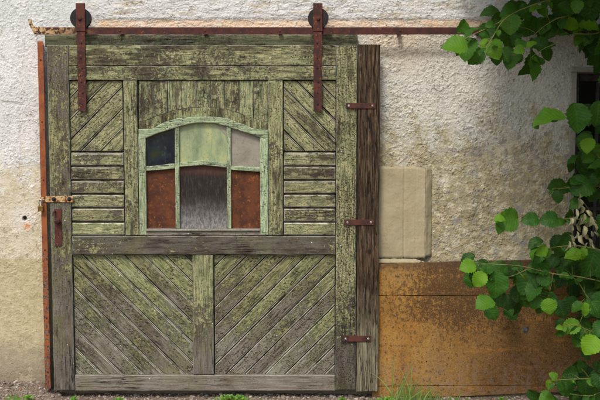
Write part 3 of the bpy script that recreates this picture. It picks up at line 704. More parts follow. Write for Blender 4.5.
def clip(poly, a, b, c):   # keep a*x+b*z<=c
    out = []
    for i in range(len(poly)):
        p, q = poly[i - 1], poly[i]; dp = a * p[0] + b * p[1] - c; dq = a * q[0] + b * q[1] - c
        if dp * dq < 0: t = dp / (dp - dq); out.append((p[0] + (q[0] - p[0]) * t, p[1] + (q[1] - p[1]) * t))
        if dq <= 0: out.append(q)
    return out
def diag_panel(px0, py0, px1, py1, sign, spacing_px, phase_px, mat='panel', label=None, skip=None):
    """boards set at 45 degrees; sign=+1: rising to the right"""
    x0, x1 = X(px0, 215, YP), X(px1, 215, YP); z1, z0 = Z(py0, 200, YP), Z(py1, 200, YP)
    s = 1 / 151.5
    # boundary lines: sign+: px+py=const ; sign-: px-py=const
    rect = [(x0, z0), (x1, z0), (x1, z1), (x0, z1)]
    m = MB(); r2 = math.sqrt(.5)
    if sign > 0: nrm = (r2, -r2)   # grows with px+py
    else: nrm = (r2, r2)           # grows with px-py
    def proj(px, py): x, z = W(px, py, YP); return x * nrm[0] + z * nrm[1]
    refy = (py0 + py1) / 2
    f = (lambda c: proj(c - refy, refy)) if sign > 0 else (lambda c: proj(c + refy, refy))
    c0 = phase_px - 40 * spacing_px
    jr = random.random() * 50
    def jit(k): return 2.2 * noise.noise(Vector((k * 1.37, jr, 0)))
    for k in range(90):
        a, b = f(c0 + k * spacing_px + jit(k)), f(c0 + (k + 1) * spacing_px + jit(k + 1))
        g = .0030
        for (u, v, dy) in ((a + g, a + (b - a) * .885, 0), (a + (b - a) * .885 + .0006, b - g * .8, .0022)):
            if random.random() < .0: continue
            p = clip(clip(rect, nrm[0], nrm[1], v), -nrm[0], -nrm[1], -u)
            if len(p) > 2:
                q = [p[0]]
                for w in p[1:]:
                    if (Vector(w) - Vector(q[-1])).length > 1e-4: q.append(w)
                if (Vector(q[0]) - Vector(q[-1])).length < 1e-4: q.pop()
                if len(q) > 2:
                    m.prism(q, YP + dy + random.uniform(-.0015, .0015), YB + .004, .0032 if dy == 0 else .0022, (r2, r2) if sign > 0 else (r2, -r2), .0016, tilt=(random.uniform(-.006, .006), random.uniform(-.006, .006)))
                    if dy == 0:   # a nail near each end of the board
                        P = [Vector(w) for w in q]; gd_ = Vector((r2, r2) if sign > 0 else (r2, -r2)); ctr = sum(P, Vector((0, 0))) / len(P)
                        e = sorted(w.dot(gd_) for w in P); mid_ = (u + v) / 2; base_ = Vector(nrm) * mid_
                        if e[-1] - e[0] > .12:
                            for tt_ in (e[0] + (v - u) * .5 + .022, e[-1] - (v - u) * .5 - .022):
                                w = base_ + gd_ * tt_ + Vector((random.uniform(-.01, .01), random.uniform(-.01, .01)))
                                m.lathe((w.x, YP - .002, w.y), [(.0042, .001), (.0038, -.0008), (.001, -.0012)], 8, mi=1)
    m.box(x0 - .01, z0 - .01, x1 + .01, z1 + .01, YB + .004, YB + .012, .001)
    o = m.build('diagonal_panel', [M[mat], M['iron']], door)
    if label: o['label'] = label
    return o
diag_panel(72.0, 80.8, 124.2, 151, +1, 20.6, 210, 'panel')
diag_panel(284, 80.8, 335.2, 151, -1, 20.6, 175, 'panel')
diag_panel(72.4, 255.2, 192, 374.8, -1, 20.4, -232, 'panel_low')
diag_panel(214.2, 255.2, 335, 374.8, +1, 19.9, 601, 'panel_low')

def slat_panel(px0, px1):
    m = MB(); ed = [151.6, 165.6, 179.6, 193.4, 207.2, 221.2, 235.2]
    x0, x1 = X(px0, 215, YP), X(px1, 215, YP)
    for a, b in zip(ed[:-1], ed[1:]):
        za, zb = Z(a + .5, 200, YP), Z(b - .3, 200, YP)
        # each slat leans out at its lower edge and has a rubbed ledge on top, highlight painted in
        m.prism([(x0, zb), (x1, zb), (x1, za - .008), (x0, za - .008)], YP - .007 + random.uniform(-.001, .001), YB + .004, .0055, (1, 0), .0008, tilt=(0, .06))
        m.box(x0, za - .0075, x1, za, YP + .008, YB + .004, .006, (1, 0), .0004)
    m.box(x0 - .01, Z(235.4, 200, YP), x1 + .01, Z(151.4, 200, YP), YB + .004, YB + .012, .001)
    m.build('slatted_panel', M['slats'], door)
slat_panel(72.0, 124.2); slat_panel(284, 335.2)

# upright boards over the window, cut to an arch, and the arch board under them
def lerp_poly(pts, x):
    for (a, b), (c, d) in zip(pts[:-1], pts[1:]):
        if a <= x <= c:
            t = (x - a) / (c - a); t2 = t * t * (3 - 2 * t); return b + (d - b) * (t * .6 + t2 * .4)
    return pts[0][1] if x < pts[0][0] else pts[-1][1]
bcurve = [(138, 122), (146, 120.5), (160, 115), (176, 110), (192, 107.8), (206, 107.2), (222, 108.5), (238, 113), (252, 118), (260, 121), (269, 122)]
fcurve = [(138, 129), (151.5, 128.7), (165.5, 121.7), (178, 118.2), (191, 116.9), (204, 116.5), (215, 116.8), (225, 117.8), (242.5, 123.8), (255, 129), (268, 129.6)]
icurve = [(138, 140), (146, 138), (160, 132.5), (174, 128.2), (180, 126.2), (193.5, 123.2), (203, 122.8), (213, 123), (226, 126), (232, 128.4), (246, 132.6), (260, 137.5), (268, 140)]
def cv(cur, a, b, Y, n=14): return [W(x, lerp_poly(cur, x), Y) for x in np.linspace(a, b, n)]
m = MB(); xe = list(np.linspace(138.8, 268, 10))
for a, b in zip(xe[:-1], xe[1:]):
    pts = cv(bcurve, a + .25, b - .1, YP, 4) + [W(b - .1, 80.6, YP), W(a + .25, 80.6, YP)]
    m.prism(pts, YP - .008 + random.uniform(-.002, .002), YB, .003, (0, 1), .0008)
m.build('upright_boards', M['center'], door)
m = MB()
pts = cv(fcurve, 138.8, 268, YP - .012, 40) + cv(bcurve, 138.8, 268, YP - .012, 30)[::-1]
m.prism(pts, YP - .010, YB, .002, (0, 1)); m.build('arch_board', M['arch'], door)
board('window_backing', 138.8, 118, 268, 235.8, 'mid_rail', False, yf=YB - .004, yb=YB + .01, xref=176)

# window
WY = YF - .004
wm = MB()
pts = cv(icurve, 138.6, 268, WY, 50) + cv(fcurve, 138.6, 268, WY, 50)[::-1]
wm.prism(pts, WY - .004, YB - .004, .004, (1, 0))
def wpx(px0, py0, px1, py1, yf, bev=.003, vert=True):
    wm.box(X(px0, 176, WY), Z(py1, 200, WY), X(px1, 176, WY), Z(py0, 200, WY), yf, YB - .0045, bev, (0, 1) if vert else (1, 0), .0012)
wpx(138.6, 136.5, 146, 235, WY - .002); wpx(260.2, 136.5, 268, 235, WY - .002)
wpx(175.0, 124, 179.3, 229, WY + .004); wpx(226.8, 123.5, 231.0, 229, WY + .004)
tb = [(138, 172), (146, 171), (160, 170), (174, 168.6), (180, 166.8), (203, 165.2), (226, 167.5), (232, 170), (246, 171), (262, 172)]
tt = [(138, 167.5), (146, 166.6), (160, 165.2), (174, 163.2), (180, 162.6), (203, 160.4), (226, 163.2), (232, 166), (246, 166.8), (262, 167.6)]
for a, b in ((146.2, 174.8), (179.5, 226.6), (231.2, 260)):
    wm.prism(cv(tb, a, b, WY, 16) + cv(tt, a, b, WY, 16)[::-1], WY + .002, YB - .0045, .003, (1, 0))
wf = wm.build('window', M['frame'], door)
sm = MB()
sm.box(X(146.2, 232, WY), Z(231.2), X(260, 232, WY), Z(228.8), WY - .010, YB - .004, .003, (1, 0), .001)
sm.box(X(140, 232, WY), Z(235.6), X(266, 232, WY), Z(231.5), WY + .001, YB - .004, .003, (1, 0), .001)
sm.build('window_sill', M['sill'], wf)
gy = YP - .002
def pane(name, a, b, top, bot, mat, label):
    m = MB(); pts = cv(bot, a, b, gy, 12) + cv(top, a, b, gy, 12)[::-1]
    m.prism(pts, gy, gy + .004, .0005, (0, 1)); o = m.build(name, mat, wf); o['label'] = label
up = [(x, y - 3) for x, y in icurve]; lo = [(138, 230), (262, 230)]
tmid = [(x, y - 2) for x, y in tb]; 
pane('pane', 145, 176, up, tmid, M['pane_dark'], 'black glass pane at the upper left')
pane('pane', 178.5, 227.5, up, tmid, M['pane_green'], 'yellow green glass pane with a broken corner')
pane('pane', 230.5, 261, up, tmid, M['pane_grey'], 'dull grey beige pane')
pane('pane', 145, 176, tmid, lo, M['rustpane'], 'rust brown sheet in the lower left light')
pane('pane', 230.5, 261, tmid, lo, M['rustpane'], 'rust brown sheet in the lower right light')
pane('pane', 178.5, 227.5, tmid, lo, dark_wood_pane(Z(230) - DB.z, Z(166) - DB.z), 'charred dark board, whitish at the foot')
# broken corner of the green pane: the grey sheet behind shows as a sliver in front
m = MB(); m.prism([W(214, 121.5, gy), W(227.5, 122, gy), W(227.5, 137, gy), W(222, 131, gy)], gy - .003, gy - .0005, .0005); m.build('glass_shard', M['pane_grey'], wf)

# closing post on the right with its three straps
m = MB(); m.box(X(357.3, 215), Z(391.5, 366), X(379.2, 215), Z(44.5, 368), YF - .012, YB - .02, .004, (0, 1), .002)
m.build('closing_post', M['post'], door)['label'] = 'dark brown timber post, paler and greenish towards the foot'
for (x0, y0, x1, y1) in ((345.5, 103, 375.5, 108.6), (344.2, 219.4, 374, 225.2), (342.4, 335.8, 371.2, 341.6)):
    m = MB(); YS = YF - .012
    x0, x1, z0, z1 = W(x0, y0, YS)[0], W(x1, y0, YS)[0], W(360, y1, YS)[1], W(360, y0, YS)[1]
    m.box(x0, z0, x1, z1, YS - .007, YS - .001, .0012, (1, 0), .0008)
    s = m.build('strap', M['iron'], door)
    zc = (z0 + z1) / 2
    for xc in (x0 + .022, x1 - .020):
        b = MB(); b.lathe((xc, YS - .007, zc), [(.0085, 0), (.0085, -.003), (.005, -.006)], 8); b.build('bolt', M['steel'], s)
    for xc in (x1 - .034,):
        b = MB(); b.lathe((xc, YS - .007, zc + .004), [(.004, .0), (.0035, -.001)], 8); b.build('nail_hole', M['black'], s)

# hangers with rollers
for (cx, sx0, sx1) in ((81, 77.3, 85.4), (318.2, 313.6, 322)):
    m = MB(); YH = YF - .010
    top = Z(3, cx, YH); bot = Z(111.5, cx, YH); step_ = Z(31.5, cx, YH)
    xa, xb = W(sx0, 60, YH)[0], W(sx1, 60, YH)[0]
    m.box(xa, bot, xb, step_ + .001, YH, YH + .009, .0015, (0, 1), .0007)
    m.box(xa - .003, step_ + .0015, xb + .003, top, YH - .004, YH + .009, .002, (0, 1), .0007)
    hg = m.build('hanger', M['iron_strap'], door)
    c = P3(cx, 18.4, RY)
    r = c.z - rt
    m = MB(); m.lathe(c, [(r * .25, -.022), (r * .8, -.020), (r + .010, -.018), (r + .010, -.012), (r, -.010), (r, .010), (r + .010, .012), (r + .010, .018), (r * .3, .020)], 40)
    m.build('roller', M['wheel'], hg)
    m = MB(); m.lathe((c.x, YH - .004, c.z - .005), [(.013, 0), (.013, -.006), (.008, -.011)], 6); m.build('axle_nut', M['iron'], hg)
    for py in (43, 58, 68, 82, 93, 104):
        m = MB(); zz = Z(py, cx, YH); rr = random.uniform(.0045, .007)
        m.lathe(((xa + xb) / 2 + random.uniform(-.004, .004), YH, zz), [(rr, 0), (rr * .9, -.003), (rr * .4, -.004)], 10); m.build('bolt', M['wheel'], hg)

# hasp, lock plate
m = MB(); YS = YF - .001
m.box(W(45, 199, YS)[0], Z(202.3, 60), W(73.4, 199, YS)[0], Z(196, 60), YS - .007, YS, .0015, (1, 0), .001)
m.box(W(40.5, 199, YS)[0], Z(201.5, 60), W(44.9, 199, YS)[0], Z(197, 60), YS - .006, YS - .001, .0015, (1, 0), .001)
hs = m.build('hasp', M['hasp'], door)
for px in (54, 69.6):
    b = MB(); x, z = W(px, 199, YS); b.lathe((x, YS - .007, z), [(.0135, 0), (.013, -.004), (.008, -.008), (.003, -.009)], 14); b.build('bolt', M['wheel'], hs)
m = MB(); m.box(W(54.8, 228, YS)[0], Z(246, 58), W(62, 228, YS)[0], Z(209, 58), YS - .005, YS + .001, .0015, (0, 1), .001)
lp = m.build('lock_plate', M['iron_strap'], door)
b = MB(); x, z = W(58.4, 220.5, YS)
b.lathe((x, YS - .005, z), [(.010, 0), (.009, -.012), (.018, -.016), (.022, -.026), (.017, -.036), (.006, -.040)], 18); b.build('knob', M['iron_strap'], lp)
b = MB(); x, z = W(58.6, 234, YS); b.lathe((x, YS - .0055, z + .004), [(.004, .0), (.004, -.0006)], 12); b.box(x - .0018, z - .012, x + .0018, z + .003, YS - .0062, YS - .004, .0002); b.build('keyhole', M['black'], lp)
b = MB(); x, z = W(54.5, 211.5, YS); b.tube([(x + .006, YS - .004, z), (x + .004, YS - .02, z + .002), (x - .002, YS - .03, z - .008), (x - .003, YS - .03, z - .03)], [.005, .0055, .005, .0035], 8); b.build('latch_hook', M['iron'], lp)

# padlock
YL = -.150
x, z = W(40.7, 208.3, YL)
pl = empty('padlock', (x, YL, z - .018), 'small old brass padlock with steel shackle hanging from the rusty hasp', 'padlock')
m = MB(); m.box(x - .017, z - .018, x + .017, z + .014, YL - .010, YL + .010, .003); m.build('body', M['brass'], pl)
m = MB(); path = [(x - .010, YL, z + .012), (x - .010, YL, z + .045)] + [(x - .010 * math.cos(a), YL, z + .045 + .012 * math.sin(a)) for a in np.linspace(.3, math.pi - .3, 6)] + [(x + .010, YL, z + .045), (x + .010, YL, z + .012)]
m.tube(path, .0035, 8); m.build('shackle', M['steel'], pl)

# ------------------------------------------------------------------ cardboard + orange sheet on the right
YC = -.060
cbz0 = W(400, 260.5, YC)[1]
cb = empty('cardboard_sheet', (W(404, 260, YC)[0], YC, cbz0), 'flattened beige cardboard box leaning on the wall above the orange panel', 'cardboard')
def cgrid(m, x0, x1, z0, z1, yfun, nx=14, nz=24, th=.005):
    b0 = len(m.v)
    for side in (0, 1):
        for j in range(nz + 1):
            for i in range(nx + 1):
                x = x0 + (x1 - x0) * i / nx; z = z0 + (z1 - z0) * j / nz
                if j in (0, nz): z += .005 * noise.noise(Vector((x * 14, 0, j))) + .003 * noise.noise(Vector((x * 90, 3, j)))
                if j > nz - 2 and i > nx * .8: z -= .016 * (i / nx - .8) * 5
                if i == nx: x += .006 * noise.noise(Vector((z * 22, 7, x)))
                m.v.append((x, yfun(x, z) + side * th, z))
    N = (nx + 1) * (nz + 1)
    def q(i, j, s): return b0 + s * N + j * (nx + 1) + i
    for j in range(nz):
        for i in range(nx):
            m.face([q(i, j, 0), q(i + 1, j, 0), q(i + 1, j + 1, 0), q(i, j + 1, 0)], None, 0, True)
            m.face([q(i, j + 1, 1), q(i + 1, j + 1, 1), q(i + 1, j, 1), q(i, j, 1)], None, 0, True)
    for j in range(nz):
        m.face([q(0, j, 0), q(0, j + 1, 0), q(0, j + 1, 1), q(0, j, 1)]); m.face([q(nx, j, 0), q(nx, j, 1), q(nx, j + 1, 1), q(nx, j + 1, 0)])
    for i in range(nx):
        m.face([q(i, 0, 0), q(i, 0, 1), q(i + 1, 0, 1), q(i + 1, 0, 0)]); m.face([q(i, nz, 0), q(i + 1, nz, 0), q(i + 1, nz, 1), q(i, nz, 1)])
cx0, cx1 = W(374, 212, YC)[0], W(425.3, 212, YC)[0]; cz1 = W(400, 166.5, YC)[1]; cz0 = W(400, 258.5, YC)[1]
def fold(x):  # shallow creases pressed into the board
    y = 0
    for px, d in ((384, .004), (404.2, .007), (416, .002)):
        y += d * math.exp(-((x - W(px, 212, YC)[0]) / .004) ** 2)
    return y
m = MB(); cgrid(m, cx0, cx1, cz0, cz1, lambda x, z: YC + fold(x) + .009 * noise.noise(Vector((x * 6, z * 5, 1))) + .008 * (z - cz0), 60, 30)
m.build('main_panel', M['card'], cb)
fx1 = W(433, 212, YC)[0]
m = MB(); cgrid(m, cx1 + .001, fx1, cz0 + .01, cz1 - .012, lambda x, z: YC + .001 + (x - cx1) * .9 + .008 * (z - cz0) + .010 * noise.noise(Vector((x * 25, z * 14, 3))), 6, 40)
m.build('side_flap', M['card'], cb)
m = MB(); cgrid(m, cx0 + .002, cx1 - .004, W(400, 262.8, YC)[1], cz0 - .0015, lambda x, z: YC - .006 - (cz0 - z) * .4 + .002 * noise.noise(Vector((x * 8, z * 14, 3))), 30, 3)
m.build('lower_flap', M['card'], cb)

YO = -.085
gp = empty('orange_panel', (1.8, YO, 0.0), 'rusty orange brown sheet panel covering the foot of the wall right of the door', 'panel')
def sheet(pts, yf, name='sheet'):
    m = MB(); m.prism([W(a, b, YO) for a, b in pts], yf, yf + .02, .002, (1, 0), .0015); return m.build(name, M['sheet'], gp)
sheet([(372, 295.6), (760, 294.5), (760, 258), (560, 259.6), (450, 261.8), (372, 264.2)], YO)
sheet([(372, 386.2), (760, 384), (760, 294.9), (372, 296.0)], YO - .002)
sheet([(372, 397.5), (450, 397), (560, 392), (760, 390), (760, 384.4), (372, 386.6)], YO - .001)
m = MB()
x, z = W(525.5, 329.5, YO); m.lathe((x, YO - .0, z), [(.024, 0), (.022, -.003), (.013, -.005), (.013, -.014), (.006, -.016)], 7)
m.build('bolt', M['zinc'], gp)
m = MB(); x, z = W(426.5, 361.5, YO); m.lathe((x, YO - .0005, z), [(.006, 0), (.005, -.003)], 10); m.build('nail', M['black'], gp)
m = MB(); m.box(1.0, -.1, 3.4, W(500, 270, -.06)[1], YO + .022, YO + .05, .002); m.build('batten', M['post'], gp)

# ------------------------------------------------------------------ foliage helpers
class Leaves:
    def __init__(s): s.v = []; s.f = []; s.uv = []; s.t = []
    def leaf(s, c, tip, nrm, L, Wd, tone, serr=.075, nseg=15, fold=.26, curl=.42, heart=.0, tipp=1.0):
        tip = Vector(tip).normalized(); nrm = Vector(nrm); nrm = (nrm - tip * nrm.dot(tip)).normalized(); side = tip.cross(nrm)
        c = Vector(c) - tip * L * .5; b0 = len(s.v)
        tw = random.uniform(-.25, .25); cu = curl * random.uniform(.4, 1.5); cs = random.uniform(0, .3)
        for i in range(nseg + 1):
            t = i / nseg
            w = (math.sin(math.pi * min(1, t ** .74)) ** .66) * .5 * (1.0 + .12 * math.sin(t * 3)) if 0 < t < 1 else 0.0
            if t > .8: w *= (1 - (t - .8) * 1.2 * tipp)
            for sd in (-1, -.5, 0, .5, 1):
                ww = w * (1 + (serr * (1 if i % 2 else -1) if abs(sd) == 1 else 0))
                off = side * (sd * ww * Wd)
                dz = -abs(sd) * fold * Wd * w * 1.2 * -1 - cu * L * (t - .35) ** 2 + tw * sd * w * Wd * t
                dz += .035 * L * math.sin(t * 15 + abs(sd) * 3 + tw * 20) * abs(sd) * abs(sd)
                back = -heart * L * abs(sd) * (1 - t) ** 3
                s.v.append(tuple(c + tip * (L * t + back) + off + nrm * dz)); s.t.append(tone)
        for i in range(nseg):
            for k in range(4):
                a = b0 + i * 5 + k
                s.f.append((a, a + 1, a + 6, a + 5))
                u0, u1 = i / nseg, (i + 1) / nseg; v0, v1 = (k - 2) / 4, (k - 1) / 4
                s.uv += [(u0, v0), (u0, v1), (u1, v1), (u1, v0)]
    def build(s, name, mat, parent=None):
        me = bpy.data.meshes.new(name); o0 = Vector((0, 0, 0)); p = parent
        while p is not None: o0 += p.location; p = p.parent
        me.from_pydata([tuple(Vector(v) - o0) for v in s.v], [], s.f)
        me.uv_layers.new(name='UVMap').data.foreach_set('uv', [c for q in s.uv for c in q])
        me.attributes.new('tone', 'FLOAT', 'POINT').data.foreach_set('value', s.t)
        me.polygons.foreach_set('use_smooth', [True] * len(s.f)); me.materials.append(mat)
        o = bpy.data.objects.new(name, me); C.objects.link(o)
        if parent: o.parent = parent
        return o

# ------------------------------------------------------------------ hazel shrub at the right
base = P3(668, 470, -1.0); base.z = gz(base.x, base.y)
shrub = empty('hazel_shrub', base, 'leafy green hazel shrub with arching twigs hanging in from the right edge', 'shrub')
LV = Leaves(); tw = MB(); MEAS = []; TW = []
sunup = Vector((-.15, -1.0, .75))
# measured leaves: px, py, size px, tone, tip angle (deg, 0 right, 90 up), depth
L_ = [(454,46,22,.75,185),(471,33,17,.25,200),(467,49,22,.5,240),(475,57,17,.45,230),(485,45,11,1.0,260),(495,50,18,.8,285),(497,57,15,.15,250),(508,38,24,.15,270),(511,25,18,.7,260),(509,12,17,.5,200),(497,19,12,.1,220),(521,9,14,.1,280),(530,27,19,.15,250),(535,9,12,.95,190),(545,26,18,.5,220),(543,12,12,.8,330),(556,34,17,.45,190),(562,8,22,.1,250),(557,0,18,.1,270),(590,10,23,.35,260),(570,25,14,.9,200),(577,7,12,.7,250),(590,26,17,.8,340),(582,39,18,.85,215),(578,30,11,.9,200),(595,45,18,.12,250),(588,46,14,.1,240),(512,61,18,.35,230),(528,64,26,.18,250),(533,70,20,.5,280),(519,50,10,.7,180),(531,45,10,.8,200),(541,44,13,.3,230),(598,64,18,.12,260),(549,46,11,.3,200),(562,20,18,.12,230),(580,20,14,.3,230),(520,45,11,.4,215),(505,55,14,.35,290),(486,32,15,.2,235),
(548,119,31,.72,190),(577,119,28,.45,265),(598,115,22,.25,270),(588,146,14,.85,250),(580,158,12,.1,260),(597,152,14,.6,300),(588,175,16,.1,230),(600,170,18,.25,280),(558,188,21,.22,190),(581,188,20,.4,205),(597,180,16,.35,220),(570,180,14,.1,230),(593,195,14,.1,250),
(507,220,21,.6,185),(499,219,10,.9,185),(530,220,16,.3,190),(549,220,18,.2,190),(566,217,16,.12,240),(541,251,13,.85,205),(560,250,15,.2,250),(574,256,18,.8,200),(591,263,30,.4,240),(566,240,14,.1,220),(600,240,14,.1,260),
(467,267,15,.8,190),(479,280,15,.85,220),(481,270,20,.4,200),(476,272,12,.5,210),(499,271,18,.22,240),(496,286,23,.55,285),(515,270,15,.2,230),(538,268,20,.35,190),(527,284,24,.3,255),(519,278,16,.25,230),(545,280,14,.4,320),(552,262,14,.15,250),(563,268,18,.22,240),(533,292,18,.35,215),(560,280,16,.15,240),(583,279,17,.3,230),(572,290,17,.15,260),(597,282,16,.2,250),(590,293,16,.3,230),(550,290,14,.15,250),(580,268,14,.12,250),
(484,304,18,.65,190),(500,300,14,.2,250),(508,303,14,.12,270),(516,306,18,.15,280),(535,303,13,.6,240),(549,307,14,.9,270),(562,310,16,.2,290),(574,304,13,.35,290),(585,310,12,.9,270),(597,310,17,.35,290),(600,300,14,.2,250),
(570,327,17,.8,190),(584,335,17,.3,200),(590,346,19,.95,250),(578,341,13,.6,230),(600,330,16,.3,230),(580,322,12,.15,220),
(549,385,9,.85,270),(566,388,18,.45,280),(586,387,19,.3,250),(546,398,14,.6,190),(553,376,9,.7,150),(570,374,14,.2,180),(586,374,17,.15,200),(600,381,17,.25,270),(596,397,16,.5,240),(575,399,13,.2,240)]
for (px, py, sz, tone, ang) in L_:
    Y = -.62 - .55 * noise.noise(Vector((px * .02, py * .02, 1))) - (.15 if tone > .6 else 0) - random.uniform(0, .08) + (.18 if tone < .2 else 0)
    c = P3(px, py, Y); sc = (Y + 6) / 900
    a = math.radians(ang + random.uniform(-15, 15)); tipv = Vector((math.cos(a), random.uniform(-.35, .05), math.sin(a)))
    n_ = sunup + Vector((random.uniform(-.8, .8), random.uniform(-.2, .5), random.uniform(-.8, .7)))
    MEAS.append(c)
    if tone < .2: n_ += Vector((.3, .2, -.5 + random.uniform(-.3, .4)))
    el = 1.12 if sz < 26 else 1.04
    LV.leaf(c, tipv, n_, sz * sc * el, sz * sc * el * random.uniform(.78, .95), tone * .9 + .02, heart=.08)
    if sz > 11:
        for _ in range(2 if px > 500 else 1):
            ax = px + random.uniform(-11, 13); ay = py + random.uniform(-9, 11); z2 = random.uniform(9, 16)
            if 563 < ax < 600 and 190 < ay < 254: continue
            if (py < 80 and ay > 62) or (110 < py < 130) or (214 < py < 224 and px < 555): continue
            a2 = math.radians(random.uniform(170, 340)); Y2 = Y + random.uniform(.05, .16); c2 = P3(ax, ay, Y2); MEAS.append(c2)
            LV.leaf(c2, (math.cos(a2), random.uniform(-.5, .2), math.sin(a2)), sunup + Vector((random.uniform(-1, 1), random.uniform(-.2, .7), random.uniform(-1, .6))), z2 * sc * 1.2, z2 * sc * random.uniform(.75, 1.05), random.uniform(.0, .55), heart=.08)
# twigs: measured lines
def twig(pts, Y0, Y1, r0, r1, leafy=0):
    P = [P3(a, b, Y0 + (Y1 - Y0) * i / (len(pts) - 1)) for i, (a, b) in enumerate(pts)]
    # smooth
    Q = []
    for i in range(len(P) - 1):
        p0, p1, p2, p3 = P[max(0, i - 1)], P[i], P[i + 1], P[min(len(P) - 1, i + 2)]
        for k in range(5):
            t = k / 5; Q.append(.5 * ((2 * p1) + (p2 - p0) * t + (2 * p0 - 5 * p1 + 4 * p2 - p3) * t * t + (3 * p1 - p0 - 3 * p2 + p3) * t ** 3))
    Q.append(P[-1]); n = len(Q)
    TW.extend(Q)
    tw.tube(Q, [r0 + (r1 - r0) * i / (n - 1) for i in range(n)], 7)
    return Q
twig([(640, -20), (600, -4), (560, -2), (530, 6), (505, 19), (491, 40), (486, 48)], -.65, -.78, .006, .0018)
twig([(505, 19), (490, 27), (474, 34), (460, 41), (448, 46)], -.72, -.78, .003, .0015)
twig([(600, -4), (572, 14), (556, 19), (542, 28), (528, 42), (522, 58)], -.62, -.72, .004, .0015)
twig([(640, 30), (612, 30), (592, 34), (574, 34), (565, 40), (545, 48), (530, 58)], -.6, -.75, .005, .0015)
twig([(650, 120), (612, 116), (590, 112), (568, 113), (548, 118), (533, 120)], -.65, -.85, .004, .0014)
twig([(660, 190), (620, 176), (598, 156), (588, 146)], -.6, -.7, .0045, .0014)
twig([(660, 180), (620, 186), (590, 186), (566, 188), (552, 189)], -.58, -.7, .004, .0014)
twig([(660, 225), (615, 228), (585, 220), (560, 219), (530, 219), (498, 219)], -.55, -.8, .004, .0013)
twig([(660, 250), (610, 251), (580, 246), (556, 247), (538, 252)], -.6, -.7, .004, .0013)
twig([(660, 300), (610, 284), (580, 277), (562, 275), (545, 272), (520, 266), (490, 264), (468, 262)], -.55, -.8, .005, .0014)
twig([(553, 274), (551, 286), (548, 298), (546, 312)], -.62, -.66, .0025, .0012)
twig([(530, 268), (512, 276), (498, 276), (484, 272)], -.64, -.72, .0025, .0012)
twig([(660, 320), (610, 313), (590, 300), (578, 282), (570, 276)], -.55, -.6, .004, .0018)
twig([(640, 350), (612, 338), (590, 331), (576, 325), (564, 327)], -.6, -.75, .004, .0012)
twig([(640, 385), (606, 379), (580, 379), (560, 380), (548, 381)], -.6, -.75, .004, .0012)
twig([(640, 400), (606, 392), (590, 396), (570, 394)], -.6, -.75, .003, .0012)
twig([(610, 232), (592, 218), (581, 204), (580, 190), (584, 176)], -.6, -.66, .003, .0016)
twig([(598, 232), (590, 212), (582, 200)], -.62, -.64, .002, .0014)
# leaf stalks, and small younger leaves filling in along the twigs
for c in MEAS:
    q = min(TW, key=lambda t: (t - c).length)
    if .02 < (q - c).length < .20: tw.tube([q, q.lerp(c, .5) + Vector((0, -.006, .008)), c + Vector((0, .004, 0))], [.0014, .0011, .0009], 5)
for q in TW[::2]:
    if random.random() < .55:
        a = math.radians(random.uniform(170, 350)); d = Vector((math.cos(a), random.uniform(-.6, .3), math.sin(a)))
        L = random.uniform(.03, .085); e = q + d * (L * .5 + .012)
        if e.y > -.12: continue
        if 1.70 < e.x < 2.1 and W(580, 256, e.y)[1] < e.z < W(580, 190, e.y)[1]: continue
        tw.tube([q, q + d * .014], [.0011, .0008], 4)
        LV.leaf(e, d, sunup + Vector((random.uniform(-1, 1), random.uniform(-.3, .6), random.uniform(-.9, .7))), L, L * random.uniform(.62, .85), random.uniform(.15, .75), heart=.08)
# random dark inner foliage at the right edge, the out-of-frame body of the shrub and its overhanging top
for i in range(270):
    px = random.uniform(582, 720); py = random.uniform(-60, 410)
    if px < 600 and 195 < py < 260: continue
    if px < 596 and (60 < py < 105 or 345 < py < 370): continue
    Y = random.uniform(-.85, -.30)
    if px < 600: Y = random.uniform(-.5, -.3)
    c = P3(px, py, Y); a = math.radians(random.uniform(160, 330))
    LV.leaf(c, (math.cos(a), random.uniform(-.3, .3), math.sin(a)), sunup + Vector((random.uniform(-1, 1), random.uniform(-.5, .8), random.uniform(-.9, .6))), random.uniform(.09, .14), random.uniform(.075, .115), random.uniform(.0, .35), heart=.08)
def inview(p):
    d = p.y - CAMP.y
    if d <= 0: return False
    f = Vector((0, math.cos(PITCH), -math.sin(PITCH))); u = Vector((0, math.sin(PITCH), math.cos(PITCH))); v = p - CAMP
    z = v.dot(f); px = 300 + 900 * v.x / z; py = 200 - 900 * v.dot(u) / z
    return -10 < px < 615 and -14 < py < 410
stems = []
for i in range(7):
    e = Vector((1.3 + .45 * i, random.uniform(-1.9, -.5), random.uniform(3.0, 3.5)))
    if i > 4: e = Vector((random.uniform(2.5, 3.4), random.uniform(-1.6, -.4), random.uniform(2.6, 3.6)))
    P = [base + Vector((random.uniform(-.1, .15), random.uniform(-.1, .1), -.02)), Vector((base.x + .12 + .1 * random.random(), base.y - .05 + random.uniform(-.15, .15), 1.1)), Vector((base.x + .05 + random.uniform(0, .25), base.y + random.uniform(-.3, .1), 2.3))]
    P.append(P[2].lerp(e, .5) + Vector((.1, 0, .35))); P.append(e)
    Q = []
    for j in range(len(P) - 1):
        p0, p1, p2, p3 = P[max(0, j - 1)], P[j], P[j + 1], P[min(len(P) - 1, j + 2)]
        for k in range(6):
            t = k / 6; Q.append(.5 * ((2 * p1) + (p2 - p0) * t + (2 * p0 - 5 * p1 + 4 * p2 - p3) * t * t + (3 * p1 - p0 - 3 * p2 + p3) * t ** 3))
    Q.append(P[-1]); n = len(Q); stems.append(Q)
st_m = MB()
for Q in stems: n = len(Q); st_m.tube(Q, [.018 - .013 * i / (n - 1) for i in range(n)], 8)
st_m.build('stem', M['bark'], shrub)
cnt = 0
